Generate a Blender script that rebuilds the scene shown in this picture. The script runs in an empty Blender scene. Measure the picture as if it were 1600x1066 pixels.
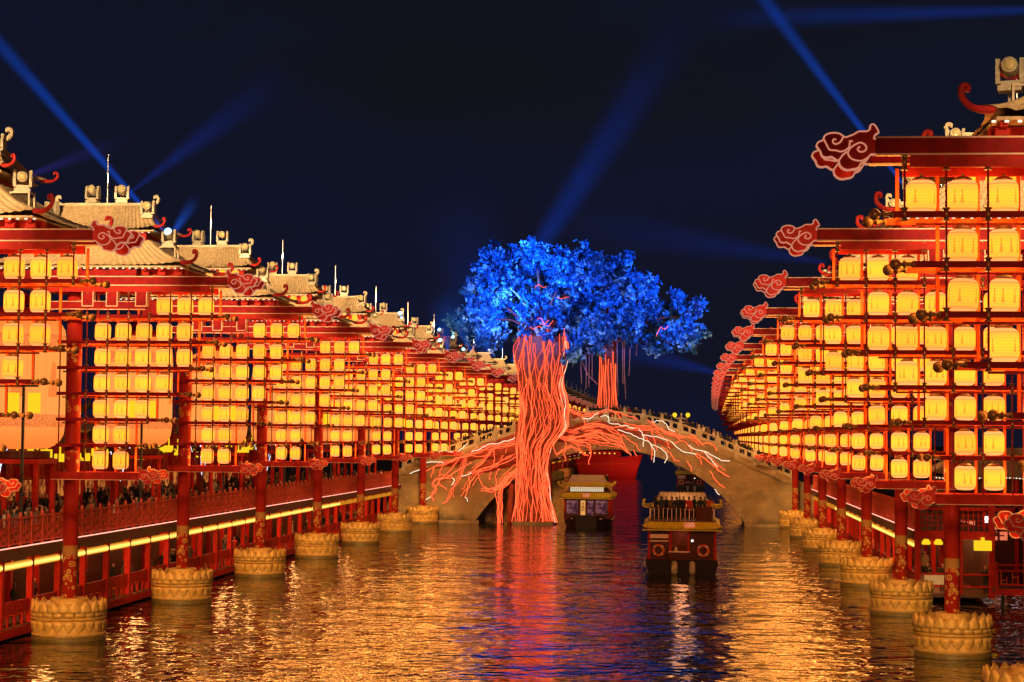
import bpy, bmesh, math, random
import numpy as np
from mathutils import Matrix, Vector
random.seed(7); rng = np.random.default_rng(11)
R = math.radians
sc = bpy.context.scene
col = sc.collection

# ------------------------------------------------------------------ camera
YAW, PITCH, ROLL, FPX = .0896, .0495, .0091, 3000.
CAM = np.array([0., 0., 10.])
ca, sa, cp, sp = math.cos(YAW), math.sin(YAW), math.cos(PITCH), math.sin(PITCH)
RT = np.array([ca, sa, 0]); FW = np.array([-sa*cp, ca*cp, sp]); UP = np.array([sa*sp, -ca*sp, cp])
R2 = RT*math.cos(ROLL) + UP*math.sin(ROLL); U2 = -RT*math.sin(ROLL) + UP*math.cos(ROLL)
cd = bpy.data.cameras.new('camera'); cam = bpy.data.objects.new('camera', cd); col.objects.link(cam)
m = Matrix.Identity(4)
for i in range(3):
    m[i][0] = R2[i]; m[i][1] = U2[i]; m[i][2] = -FW[i]; m[i][3] = CAM[i]
cam.matrix_world = m
cd.sensor_fit = 'HORIZONTAL'; cd.sensor_width = 36; cd.lens = FPX/1600*36
cd.clip_start = .5; cd.clip_end = 5000
sc.camera = cam
def proj(x, y, z):
    d = np.array([x, y, z]) - CAM; w = d @ FW
    return 800 + FPX*(d @ R2)/w, 533 - FPX*(d @ U2)/w, w
def at(px, py, Y):
    """a point of the photograph dropped onto the upright plane y = Y of the place"""
    d = FW*FPX + R2*(px-800) + U2*(533-py)
    return CAM + d*((Y-CAM[1])/d[1])

# ------------------------------------------------------------------ world, exposure
w = bpy.data.worlds.new('World'); sc.world = w; w.use_nodes = True
nt = w.node_tree; nt.nodes.clear()
wo = nt.nodes.new('ShaderNodeOutputWorld'); add = nt.nodes.new('ShaderNodeAddShader')
sky = nt.nodes.new('ShaderNodeTexSky'); sky.sky_type = 'NISHITA'; sky.sun_disc = False
sky.sun_elevation = R(-4); sky.sun_rotation = R(20); sky.air_density = 2.2; sky.ozone_density = 6
b1 = nt.nodes.new('ShaderNodeBackground'); b1.inputs[1].default_value = .05
nt.links.new(sky.outputs[0], b1.inputs[0])
b2 = nt.nodes.new('ShaderNodeBackground'); b2.inputs[0].default_value = (.0035, .0042, .0085, 1); b2.inputs[1].default_value = 1
tc = nt.nodes.new('ShaderNodeTexCoord'); tn = nt.nodes.new('ShaderNodeTexNoise'); tn.inputs['Scale'].default_value = 4.; tn.inputs['Detail'].default_value = 4
mp = nt.nodes.new('ShaderNodeMapping'); mp.inputs['Scale'].default_value = (1, 1, 2.6); nt.links.new(tc.outputs['Generated'], mp.inputs[0]); nt.links.new(mp.outputs[0], tn.inputs[0])
rp = nt.nodes.new('ShaderNodeValToRGB'); rp.color_ramp.elements[0].position = .36; rp.color_ramp.elements[1].position = .72
rp.color_ramp.elements[0].color = (.0050, .0050, .0062, 1); rp.color_ramp.elements[1].color = (.0045, .0062, .018, 1)
nt.links.new(tn.outputs[0], rp.inputs[0])
sx_ = nt.nodes.new('ShaderNodeSeparateXYZ'); nt.links.new(tc.outputs['Generated'], sx_.inputs[0])
r2 = nt.nodes.new('ShaderNodeValToRGB'); r2.color_ramp.elements[0].position = .0; r2.color_ramp.elements[1].position = .26
r2.color_ramp.elements[0].color = (.001, .0016, .010, 1); r2.color_ramp.elements[1].color = (0, 0, 0, 1); nt.links.new(sx_.outputs[2], r2.inputs[0])
mx_ = nt.nodes.new('ShaderNodeMix'); mx_.data_type = 'RGBA'; mx_.blend_type = 'ADD'; mx_.inputs[0].default_value = 1
nt.links.new(rp.outputs[0], mx_.inputs[6]); nt.links.new(r2.outputs[0], mx_.inputs[7]); nt.links.new(mx_.outputs[2], b2.inputs[0])
nt.links.new(b1.outputs[0], add.inputs[0]); nt.links.new(b2.outputs[0], add.inputs[1]); nt.links.new(add.outputs[0], wo.inputs[0])
vs = sc.view_settings; vs.view_transform = 'Standard'; vs.look = 'None'; vs.exposure = 0; vs.gamma = 1; vs.use_curve_mapping = False
sc.render.engine = 'CYCLES'
cy = sc.cycles
cy.use_denoising = True; cy.max_bounces = 4; cy.diffuse_bounces = 2; cy.glossy_bounces = 2; cy.transparent_max_bounces = 24
cy.volume_bounces = 0; cy.sample_clamp_indirect = 4; cy.caustics_reflective = False; cy.caustics_refractive = False
sc.cycles.use_light_tree = True

# ------------------------------------------------------------------ materials
class N:
    """small node-graph helper"""
    def __init__(s, name):
        s.m = bpy.data.materials.new(name); s.m.use_nodes = True; s.t = s.m.node_tree; s.t.nodes.clear()
        s.out = s.t.nodes.new('ShaderNodeOutputMaterial')
    def n(s, kind, **kw):
        x = s.t.nodes.new('ShaderNode'+kind)
        for k, v in kw.items(): setattr(x, k, v)
        return x
    def put(s, sock, v):
        if isinstance(v, (int, float)): sock.default_value = v
        elif isinstance(v, tuple): sock.default_value = v if len(v) == len(sock.default_value) else (*v, 1)
        else: s.t.links.new(v, sock)
    def math(s, op, a, b=0., c=None, clamp=False):
        x = s.n('Math', operation=op, use_clamp=clamp); s.put(x.inputs[0], a); s.put(x.inputs[1], b)
        if c is not None: s.put(x.inputs[2], c)
        return x.outputs[0]
    def mix(s, f, a, b, blend='MIX'):
        x = s.n('Mix', data_type='RGBA', blend_type=blend); s.put(x.inputs[0], f); s.put(x.inputs[6], a); s.put(x.inputs[7], b)
        return x.outputs[2]
    def step(s, v, lo, hi):
        x = s.n('MapRange', interpolation_type='SMOOTHSTEP'); s.put(x.inputs[0], v)
        x.inputs[1].default_value = lo; x.inputs[2].default_value = hi
        return x.outputs[0]
    def noise(s, scale, detail=3, vec=None, rough=.55):
        x = s.n('TexNoise'); x.inputs['Scale'].default_value = scale; x.inputs['Detail'].default_value = detail; x.inputs['Roughness'].default_value = rough
        if vec is not None: s.put(x.inputs['Vector'], vec)
        return x.outputs[0]
    def obj(s): return s.n('TexCoord').outputs['Object']
    def xyz(s, v):
        x = s.n('SeparateXYZ'); s.put(x.inputs[0], v); return x.outputs
    def surf(s, sh): s.t.links.new(sh, s.out.inputs[0]); return s.m
    def bsdf(s, c, rough=.5, metal=0., bump=None, **kw):
        b = s.n('BsdfPrincipled'); s.put(b.inputs['Base Color'], c); s.put(b.inputs['Roughness'], rough); s.put(b.inputs['Metallic'], metal)
        if bump is not None: s.t.links.new(bump, b.inputs['Normal'])
        for k, v in kw.items(): s.put(b.inputs[k], v)
        return b.outputs[0]
    def bump(s, h, strength=.3, dist=.02):
        b = s.n('Bump'); b.inputs[0].default_value = strength; b.inputs[1].default_value = dist; s.put(b.inputs['Height'], h); return b.outputs[0]
def plain(name, c, rough=.5, metal=0., var=.3, scale=3., bump=.15, spec=.5):
    n = N(name); o = n.obj(); f = n.noise(scale, 5, o); f2 = n.noise(scale*7, 3, o)
    k = n.math('ADD', n.math('MULTIPLY', f, .7), n.math('MULTIPLY', f2, .3))
    cc = n.mix(n.step(k, .3, .7), tuple(x*(1-var) for x in c), tuple(min(1, x*(1+var*.6)) for x in c))
    rr = n.math('ADD', n.math('MULTIPLY', f2, .25), rough-.12)
    b = n.bsdf(cc, rr, metal, n.bump(f2, bump) if bump else None, **{'Specular IOR Level': spec}); return n.surf(b)
def glow(name, c, s):
    n = N(name); e = n.n('Emission'); n.put(e.inputs[0], c); e.inputs[1].default_value = s
    return n.surf(e.outputs[0])

M = {}
M['red'] = plain('red_lacquer', (.42, .018, .012), .6, spec=.12)
M['darkred'] = plain('dark_red_lacquer', (.26, .007, .010), .6, spec=.1)
M['orange'] = plain('vermilion_and_lit_lacquer', (.6, .08, .012), .6, spec=.12)  # vermilion paint; in the racks it carries the lantern-lit tone of inner bars
M['brass'] = plain('aged_brass', (.33, .17, .06), .4, .5, scale=9)
M['cream'] = plain('cream_trim', (.85, .55, .42), .6, var=.1, spec=.2)
M['tile'] = plain('cream_roof_tile', (.62, .46, .27), .6, scale=6, spec=.25)
M['ridge'] = plain('pale_ridge_plaster', (.62, .52, .36), .55)
M['gold'] = plain('gilded_stone', (.62, .37, .10), .5, .1, scale=2.5)
M['curlred'] = plain('eave_curl_red', (.5, .03, .03), .5, spec=.2)
M['lamp'] = plain('stage_light_shell', (.42, .38, .28), .4, .1, scale=8)
M['lens'] = plain('stage_light_lens', (.6, .5, .25), .15, .1, bump=0)
M['rod'] = plain('lightning_rod_steel', (.7, .7, .75), .3, .4)
M['deck'] = plain('deck_timber', (.12, .05, .025), .6)
M['stonefloor'] = plain('paving', (.12, .1, .09), .7)
M['marble'] = plain('white_marble', (.42, .36, .28), .6, var=.35, scale=1.5)
M['bank'] = plain('bank_ground', (.05, .04, .035), .85)
M['bark'] = plain('root_bark', (.28, .05, .03), .8, var=.5, scale=1.2, bump=.6)
M['paleroot'] = plain('pale_limb', (.55, .45, .4), .7)
M['strand'] = plain('aerial_root', (.45, .25, .3), .7)
M['hull'] = plain('boat_hull_paint', (.014, .006, .006), .5, spec=.2)
M['wood'] = plain('boat_cabin_wood', (.085, .018, .012), .55, var=.5, scale=5, spec=.2)
M['yellowtile'] = plain('yellow_glazed_tile', (.7, .5, .03), .35, scale=8)
M['glass'] = plain('dark_window_glass', (.06, .035, .06), .12, 0, bump=0)
M['buoy'] = plain('lifebuoy_orange', (.75, .12, .02), .5)
M['white'] = plain('white_paint', (.75, .72, .68), .5, var=.1)
M['fender'] = plain('boat_fender', (.5, .42, .28), .6)
M['shipred'] = plain('ship_red_paint', (.5, .02, .02), .4)
M['salmon'] = plain('coral_red_paint', (.62, .10, .065), .6, spec=.15)
n = N('lit_cabin_glass'); e = n.n('Emission'); n.put(e.inputs[0], n.mix(n.step(n.noise(2.2, 5, n.obj(), .7), .4, .62), (.05, .012, .03), (.4, .14, .16))); e.inputs[1].default_value = .6
gl_ = n.bsdf((.02, .012, .02), .08); ad_ = n.n('AddShader'); n.t.links.new(e.outputs[0], ad_.inputs[0]); n.t.links.new(gl_, ad_.inputs[1]); M['litglass'] = n.surf(ad_.outputs[0])
M['cloudred'] = plain('cloud_red_paint', (.68, .035, .03), .6, spec=.15)
M['black'] = plain('black_metal', (.015, .015, .015), .4)
M['skin'] = plain('skin', (.45, .27, .19), .55, var=.1, bump=0)
M['hair'] = plain('hair', (.012, .009, .008), .6, bump=0)
M['trousers'] = plain('dark_trousers', (.02, .02, .025), .8)
M['flower'] = plain('flowers', (.4, .2, .12), .7, var=.6, scale=20)
for k, c in dict(black=(.012, .012, .015), brown=(.14, .08, .045), red=(.5, .02, .03), orange=(.6, .09, .02), white=(.65, .6, .55),
                 grey=(.12, .12, .13), navy=(.015, .02, .05), beige=(.4, .3, .2)).items():
    M['coat_'+k] = plain('coat_'+k, c, .8, scale=12)

def rack_lantern_mat():
    """lit paper lantern printed with small figures and two orange bands"""
    n = N('painted_paper_lantern'); x, y, z = n.xyz(n.obj()); rnd = n.n('ObjectInfo').outputs['Random']
    t = n.math('DIVIDE', z, .86)
    a = n.math('ADD', n.math('MULTIPLY', n.math('ARCTAN2', y, x), 9/6.2832), n.math('MULTIPLY', rnd, 37.))
    cell = n.math('FLOOR', a); fr = n.math('SUBTRACT', n.math('FRACT', a), .5)
    wn = n.n('TexWhiteNoise', noise_dimensions='1D'); n.put(wn.inputs['W'], n.math('ADD', cell, n.math('MULTIPLY', rnd, 51.)))
    j = n.math('MULTIPLY', n.math('SUBTRACT', wn.outputs[0], .5), .5)
    d = n.math('ABSOLUTE', n.math('SUBTRACT', fr, j))
    hw = n.math('ADD', .035, n.math('MULTIPLY', n.math('SUBTRACT', .62, t), .42))
    inz = n.math('MULTIPLY', n.step(t, .27, .3), n.step(t, .63, .6))
    body = n.math('MULTIPLY', n.step(n.math('SUBTRACT', d, hw), .03, -.03), inz)
    head = n.math('MULTIPLY', n.step(d, .06, .03), n.math('MULTIPLY', n.step(t, .6, .62), n.step(t, .71, .69)))
    show = n.math('GREATER_THAN', wn.outputs[0], .26)
    fig = n.math('MULTIPLY', n.math('ADD', n.math('MULTIPLY', body, .55), n.math('MULTIPLY', head, .8), clamp=True), show)
    edge = n.math('ABSOLUTE', n.math('SUBTRACT', t, .5))
    base = n.mix(n.step(edge, .05, .4), (1., .37, .02), (1., .29, .03)); base = n.mix(n.step(edge, .34, .38), base, (1., .28, .075))
    base = n.mix(n.math('MULTIPLY', n.math('MULTIPLY', n.step(edge, .345, .36), n.step(edge, .405, .39)), .6), base, (1., .14, .012))
    nz = n.noise(9, 3, n.obj())
    base = n.mix(n.math('MULTIPLY', n.step(nz, .5, .75), .35), base, (1., .27, .045))
    base = n.mix(fig, base, (.42, .07, .012))
    e = n.n('Emission'); n.put(e.inputs[0], base)
    n.put(e.inputs[1], n.math('MULTIPLY', n.math('ADD', 1.72, n.math('MULTIPLY', rnd, .5)), n.math('ADD', .95, n.math('MULTIPLY', n.math('SINE', n.math('MULTIPLY', z, 82.)), .06))))
    return n.surf(e.outputs[0])
M['lantern'] = rack_lantern_mat()
n = N('round_lantern_glow'); g_ = n.n('TexCoord').outputs['Object']; z_ = n.math('ABSOLUTE', n.xyz(g_)[2]); e = n.n('Emission')
n.put(e.inputs[0], n.mix(n.step(z_, .04, .17), (1., .62, .12), (1., .34, .02))); n.put(e.inputs[1], n.math('SUBTRACT', 1.75, n.math('MULTIPLY', n.step(z_, .03, .18), 1.15))); M['roundlantern'] = n.surf(e.outputs[0])
M['boxlantern'] = glow('box_lantern_glow', (1, .6, .015), 1.1)
M['led'] = glow('led_strip', (1, .32, .22), 2.6)
M['eaveled'] = glow('eave_led', (1, .75, .55), 1.6)
M['neon'] = glow('neon_tube_orange', (1, .10, .03), 2.2)
M['cloudneon'] = glow('cloud_outline_light', (1, .36, .21), .62)
M['neonwhite'] = glow('neon_tube_white', (1, .8, .55), 1.35)
M['bluelens'] = glow('lit_blue_lens', (.12, .5, 1), 14)
M['globe'] = glow('globe_lamp_glow', (1, .62, .02), 1.2)
M['whitelight'] = glow('white_lamp_glow', (1, .93, .85), 2.5)
M['screen'] = glow('lit_window_paper', (1, .78, .5), .75)
M['doorlight'] = glow('lit_doorway', (1, .42, .1), .8)
n = N('shop_interior_glow'); e = n.n('Emission'); n.put(e.inputs[0], n.mix(n.step(n.noise(1.3, 4, n.obj()), .42, .6), (.25, .03, .01), (1., .3, .05))); e.inputs[1].default_value = .55; M['shopglow'] = n.surf(e.outputs[0])
M['signlight'] = glow('lit_red_sign', (1, .22, .1), .8)

def giant_mat():
    n = N('giant_lantern_silk'); x, y, z = n.xyz(n.obj())
    a = n.math('MULTIPLY', n.math('ARCTAN2', y, x), 1/6.2832)
    def band(lo, hi): return n.math('MULTIPLY', n.step(z, lo-.02, lo+.02), n.step(z, hi+.02, hi-.02))
    bz = n.math('ADD', band(1.15, 1.8), band(5.3, 5.95), clamp=True)
    v = n.n('TexVoronoi', feature='F1'); v.inputs['Scale'].default_value = 1.
    cv = n.n('CombineXYZ'); n.put(cv.inputs[0], n.math('MULTIPLY', a, 42.)); n.put(cv.inputs[1], n.math('MULTIPLY', z, 3.2)); n.put(v.inputs[0], cv.outputs[0])
    pat = n.math('GREATER_THAN', n.math('SINE', n.math('MULTIPLY', v.outputs[0], 22.)), .35)
    c = n.mix(n.noise(.35, 3, n.obj()), (1., .28, .045), (1., .36, .08)); rib = n.math('GREATER_THAN', n.math('COSINE', n.math('MULTIPLY', a, 6.2832*28)), .985); c = n.mix(n.math('MULTIPLY', rib, .5), c, (.8, .15, .03)); c = n.mix(n.step(n.math('ABSOLUTE', n.math('SUBTRACT', z, 3.5)), 1.6, 3.6), c, (1., .2, .03))
    c = n.mix(n.math('MULTIPLY', bz, .45), c, (.85, .16, .04)); c = n.mix(n.math('MULTIPLY', n.math('MULTIPLY', bz, pat), .6), c, (.5, .06, .02))
    fr = n.math('SUBTRACT', n.math('FRACT', n.math('MULTIPLY', a, 7.)), .5); d = n.math('ABSOLUTE', fr)
    hw = n.math('ADD', .05, n.math('MULTIPLY', n.math('SUBTRACT', 4.6, z), .07))
    body = n.math('MULTIPLY', n.step(n.math('SUBTRACT', d, hw), .02, -.02), band(2.7, 4.5))
    c = n.mix(n.math('MULTIPLY', body, .55), c, (.75, .11, .02))
    e = n.n('Emission'); n.put(e.inputs[0], c); e.inputs[1].default_value = 1.15
    return n.surf(e.outputs[0])
M['giant'] = giant_mat()

def column_mat():
    """red lacquer column with rings of gilt cloud scrolls and a plain tan collar"""
    n = N('gilt_scroll_column'); x, y, z = n.xyz(n.obj())
    a = n.math('MULTIPLY', n.math('ARCTAN2', y, x), 8/6.2832)
    cv = n.n('CombineXYZ'); n.put(cv.inputs[0], a); n.put(cv.inputs[1], n.math('MULTIPLY', z, 3.1))
    v = n.n('TexVoronoi', feature='F1'); v.inputs['Scale'].default_value = 1.; v.inputs['Randomness'].default_value = .8; n.put(v.inputs[0], cv.outputs[0])
    ring = n.math('GREATER_THAN', n.math('SINE', n.math('MULTIPLY', v.outputs[0], 21.)), .1)
    inside = n.math('LESS_THAN', v.outputs[0], .5)
    def band(lo, hi): return n.math('MULTIPLY', n.math('GREATER_THAN', z, lo), n.math('LESS_THAN', z, hi))
    zone = n.math('ADD', n.math('ADD', band(1.7, 4.05), band(8.05, 9.1)), n.math('ADD', band(10.9, 12.0), band(13.4, 14.4)), clamp=True)
    c = n.mix(n.noise(2, 4, n.obj()), (.40, .02, .014), (.30, .014, .01))
    c = n.mix(n.math('MULTIPLY', n.math('MULTIPLY', ring, inside), zone), c, (.62, .36, .10))
    c = n.mix(band(4.05, 4.5), c, (.42, .2, .07))
    return n.surf(n.bsdf(c, .55, 0., n.bump(n.math('MULTIPLY', ring, zone), .4, .02), **{'Specular IOR Level': .15}))
M['column'] = column_mat()

def stone_mat(name, c, sx=1.2, sz=.45):
    n = N(name); o = n.obj(); x, y, z = n.xyz(o); cv = n.n('CombineXYZ'); n.put(cv.inputs[0], x); n.put(cv.inputs[1], z)
    b = n.n('TexBrick'); n.put(b.inputs[0], cv.outputs[0]); b.inputs['Scale'].default_value = 1; b.inputs['Brick Width'].default_value = sx
    b.inputs['Row Height'].default_value = sz; b.inputs['Mortar Size'].default_value = .012
    b.inputs['Color1'].default_value = (*c, 1); b.inputs['Color2'].default_value = (*[k*.8 for k in c], 1); b.inputs['Mortar'].default_value = (*[k*.55 for k in c], 1)
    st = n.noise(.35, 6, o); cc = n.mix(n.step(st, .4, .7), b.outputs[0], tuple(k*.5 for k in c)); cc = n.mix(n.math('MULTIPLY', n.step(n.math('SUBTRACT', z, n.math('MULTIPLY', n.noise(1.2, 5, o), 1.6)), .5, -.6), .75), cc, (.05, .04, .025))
    return n.surf(n.bsdf(cc, .75, 0., n.bump(n.math('ADD', n.math('MULTIPLY', b.outputs[1], -.6), n.noise(6, 4, o)), .4, .05)))
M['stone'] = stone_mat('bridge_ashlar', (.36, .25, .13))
def drum_mat():
    n = N('gilded_drum_with_tide_mark'); o = n.obj(); z = n.xyz(o)[2]
    f = n.noise(2.5, 5, o); f2 = n.noise(14, 4, o)
    c = n.mix(n.step(f, .3, .7), (.45, .25, .06), (.68, .42, .13)); c = n.mix(n.math('MULTIPLY', n.step(f2, .5, .75), .4), c, (.3, .16, .04))
    lvl = n.math('SUBTRACT', z, n.math('ADD', n.math('MULTIPLY', f, .3), n.math('MULTIPLY', f2, .12)))
    c = n.mix(n.math('MULTIPLY', n.step(lvl, .16, -.08), .8), c, (.06, .05, .015))
    return n.surf(n.bsdf(c, .5, .05, n.bump(f2, .25)))
M['drum'] = drum_mat()
M['archstone'] = plain('arch_ring_stone', (.3, .21, .12), .75, var=.4, scale=1.5, bump=.4)

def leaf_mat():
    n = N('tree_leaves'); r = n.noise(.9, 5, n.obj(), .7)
    c = n.mix(n.step(r, .4, .6), (.002, .02, .08), (.03, .30, .75)); c = n.mix(n.step(n.noise(.45, 5, n.obj(), .75), .53, .61), c, (.35, .8, .95))  # pale floodlit highlights and dark gaps are painted into the leaf colour
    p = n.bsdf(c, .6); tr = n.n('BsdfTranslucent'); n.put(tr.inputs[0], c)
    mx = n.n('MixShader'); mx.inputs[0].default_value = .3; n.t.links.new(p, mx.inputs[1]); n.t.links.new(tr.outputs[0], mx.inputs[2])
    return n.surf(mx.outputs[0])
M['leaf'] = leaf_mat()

def water_mat():
    n = N('canal_water'); o = n.obj(); x, y, z = n.xyz(o)
    def lay(sx, sy, det, seed):
        cv = n.n('CombineXYZ'); n.put(cv.inputs[0], n.math('MULTIPLY', x, sx)); n.put(cv.inputs[1], n.math('MULTIPLY', y, sy)); cv.inputs[2].default_value = seed
        return n.noise(1., det, cv.outputs[0], .6)
    h = n.math('ADD', n.math('MULTIPLY', lay(.18, .24, 1, 0.), 1.0), n.math('MULTIPLY', lay(.85, 1., 1.5, 4.), .42))
    h = n.math('ADD', h, n.math('MULTIPLY', lay(1.7, 2.3, 1, 9.), .05))
    # the wake of the boat under way: two ridges spreading from its stern
    for k, (cx, cy_, dx, dy) in enumerate([(-2.7, 143., -.92, -.39), (2.5, 143., .92, -.39), (-2., 146, -.8, -.6)]):
        px = n.math('SUBTRACT', x, cx); py = n.math('SUBTRACT', y, cy_)
        along = n.math('ADD', n.math('MULTIPLY', px, dx), n.math('MULTIPLY', py, dy))
        across = n.math('ADD', n.math('MULTIPLY', px, -dy), n.math('MULTIPLY', py, dx))
        g = n.math('POWER', 2.718, n.math('MULTIPLY', n.math('MULTIPLY', across, across), -2.2))
        rip = n.math('SINE', n.math('MULTIPLY', across, 4.5))
        win = n.math('MULTIPLY', n.step(along, -1., 3.), n.step(along, 24., 8.))
        h = n.math('ADD', h, n.math('MULTIPLY', n.math('MULTIPLY', n.math('MULTIPLY', g, rip), win), .22))
    bp = n.n('Bump'); bp.inputs[0].default_value = 1.; bp.inputs[1].default_value = .27; n.put(bp.inputs['Height'], h)
    b = n.bsdf((.012, .012, .014), .06, 0., bp.outputs[0], IOR=3.0)
    return n.surf(b)
M['water'] = water_mat()

# ------------------------------------------------------------------ mesh helpers
class MB:
    def __init__(s): s.v = []; s.f = []
    def add(s, v, f):
        b = len(s.v); s.v += [tuple(map(float, p)) for p in v]; s.f += [tuple(i+b for i in q) for q in f]; return s
    def box(s, c, d, bev=0):
        x, y, z = (k/2 for k in d); cx, cy, cz = c
        v = [(cx+i*x, cy+j*y, cz+k*z) for k in (-1, 1) for j in (-1, 1) for i in (-1, 1)]
        return s.add(v, [(0, 2, 3, 1), (4, 5, 7, 6), (0, 1, 5, 4), (2, 6, 7, 3), (0, 4, 6, 2), (1, 3, 7, 5)])
    def bx(s, x0, x1, y0, y1, z0, z1): return s.box(((x0+x1)/2, (y0+y1)/2, (z0+z1)/2), (abs(x1-x0), abs(y1-y0), abs(z1-z0)))
    def tube(s, pts, r, n=6, cap=True):
        P = np.array(pts, float); k = len(P); rr = r if hasattr(r, '__len__') else [r]*k
        T = np.gradient(P, axis=0); v = []
        u = None
        for i in range(k):
            t = T[i]/(np.linalg.norm(T[i])+1e-9)
            if u is None:
                a = np.array([0, 0, 1.]) if abs(t[2]) < .9 else np.array([1., 0, 0]); u = np.cross(t, a)
            u = u - t*(u @ t); u /= np.linalg.norm(u)+1e-9; w_ = np.cross(t, u)
            for q in range(n):
                an = 2*math.pi*q/n; v.append(P[i] + rr[i]*(u*math.cos(an) + w_*math.sin(an)))
        f = [(i*n+q, i*n+(q+1) % n, (i+1)*n+(q+1) % n, (i+1)*n+q) for i in range(k-1) for q in range(n)]
        if cap: f += [tuple(range(n-1, -1, -1)), tuple(range((k-1)*n, k*n))]
        return s.add(v, f)
    def lathe(s, prof, n=16, c=(0, 0, 0), axis='z'):
        v = []; k = len(prof)
        for r, h in prof:
            for q in range(n):
                an = 2*math.pi*q/n; x, y = r*math.cos(an), r*math.sin(an)
                p = (x, y, h) if axis == 'z' else ((h, x, y) if axis == 'x' else (y, h, x))
                v.append((p[0]+c[0], p[1]+c[1], p[2]+c[2]))
        f = [(i*n+q, i*n+(q+1) % n, (i+1)*n+(q+1) % n, (i+1)*n+q) for i in range(k-1) for q in range(n)]
        f += [tuple(range(n-1, -1, -1)), tuple(range((k-1)*n, k*n))]
        return s.add(v, f)
    def prism(s, poly, y0, y1):
        """poly in x,z extruded along y"""
        n = len(poly); v = [(p[0], y0, p[1]) for p in poly] + [(p[0], y1, p[1]) for p in poly]
        f = [tuple(range(n)), tuple(range(2*n-1, n-1, -1))] + [(i, i+n, (i+1) % n+n, (i+1) % n) for i in range(n)]
        return s.add(v, f)
    def prismx(s, poly, x0, x1):
        n = len(poly); v = [(x0, p[0], p[1]) for p in poly] + [(x1, p[0], p[1]) for p in poly]
        f = [tuple(range(n)), tuple(range(2*n-1, n-1, -1))] + [(i, i+n, (i+1) % n+n, (i+1) % n) for i in range(n)]
        return s.add(v, f)
    def mesh(s, name, mat, smooth=False):
        me = bpy.data.meshes.new(name); me.from_pydata(s.v, [], s.f); me.materials.append(M[mat] if isinstance(mat, str) else mat)
        bm = bmesh.new(); bm.from_mesh(me); bmesh.ops.recalc_face_normals(bm, faces=bm.faces); bm.to_mesh(me); bm.free()
        if smooth: me.polygons.foreach_set('use_smooth', [True]*len(me.polygons))
        me.update(); return me
CACHE = {}
def cached(key, fn):
    if key not in CACHE: CACHE[key] = fn()
    return CACHE[key]
def ob(name, me, parent=None, loc=(0, 0, 0), rot=(0, 0, 0), scale=(1, 1, 1), **props):
    o = bpy.data.objects.new(name, me); col.objects.link(o); o.parent = parent
    o.location = loc; o.rotation_euler = rot; o.scale = scale if hasattr(scale, '__len__') else (scale,)*3
    for k, v in props.items(): o[k] = v
    return o
def thing(name, label, cat, loc=(0, 0, 0), rz=0, group=None, scale=(1, 1, 1)):
    o = ob(name, None, None, loc, (0, 0, rz), scale, label=label, category=cat)
    o.empty_display_size = .1
    if group: o['group'] = group
    return o
def tag(o, label, cat, group=None):
    o['label'] = label; o['category'] = cat
    if group: o['group'] = group
    return o
ORD = ['first', 'second', 'third', 'fourth', 'fifth', 'sixth', 'seventh', 'eighth', 'ninth', 'tenth', 'eleventh', 'twelfth', 'thirteenth', 'fourteenth', 'fifteenth', 'sixteenth', 'seventeenth', 'eighteenth', 'nineteenth', 'twentieth']

# ------------------------------------------------------------------ layout numbers (metres; x across the canal, y along it)
XL, XR, Y0, STEP = -29.7, 12.5, 91.5, 21.12
BRY = 220.                                   # face of the stone bridge
BANKS = {'L': 'beside the giant lanterns', 'R': 'across from the giant lanterns'}

# ------------------------------------------------------------------ setting: water, banks
def plane(name, x0, x1, y0, y1, z, mat):
    mb = MB(); mb.add([(x0, y0, z), (x1, y0, z), (x1, y1, z), (x0, y1, z)], [(0, 1, 2, 3)])
    return ob(name, mb.mesh(name, mat), kind='structure')
plane('canal_water', -400, 600, -60, 1600, 0, 'water')
g = ob('ground', MB().bx(-900, -37.2, 30, 1700, -3, 4.1).mesh('ground', 'bank'), kind='structure')
ob('bank_terrain', MB().bx(34, 900, 60, 1700, -3, 1.6).mesh('bank_terrain', 'bank'), kind='structure')
ob('far_terrain', MB().bx(-900, 900, 1601, 2600, -3, 1.).mesh('far_terrain', 'bank'), kind='structure')

# ------------------------------------------------------------------ lantern towers: shared meshes
CLOUD = [(608,570),(590,568),(600,545),(617,535),(608,512),(590,488),(572,495),(570,515),(550,528),(510,528),(480,545),(460,552),(440,560),(425,555),(405,540),(375,535),(340,540),(320,555),(315,575),(290,585),(278,605),(290,625),(300,640),(310,665),(335,672),(360,668),(385,685),(400,690),(405,715),(425,735),(450,742),(470,738),(490,735),(510,725),(520,705),(545,695),(560,675),(575,655),(608,650)]
CL1 = [(560,672),(530,690),(500,690),(470,680),(450,655),(458,625),(490,600),(520,590),(545,605),(550,625),(535,640),(512,640),(502,625),(515,612)]
CL2 = [(318,572),(335,605),(350,630),(380,632),(410,640),(440,630),(458,610),(460,580),(475,585)]
CL3 = [(425,555),(410,585),(385,598),(368,590),(370,572),(385,572)]
CL4 = [(400,690),(420,660),(445,640)]
def c2(p): return ((608-p[0])*.00454, (610-p[1])*.00454)
def smooth_line(pts, n=4):
    P = np.array(pts, float); out = []
    for i in range(len(P)-1):
        p0, p1, p2, p3 = P[max(i-1, 0)], P[i], P[i+1], P[min(i+2, len(P)-1)]
        for t in np.arange(n)/n:
            out.append(.5*((2*p1)+(-p0+p2)*t+(2*p0-5*p1+4*p2-p3)*t*t+(-p0+3*p1-3*p2+p3)*t**3))
    out.append(P[-1]); return np.array(out)
cloud_me = MB().prism([c2(p) for p in CLOUD], -.06, .06).mesh('cloud_ornament', 'cloudred')
co = MB()
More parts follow.
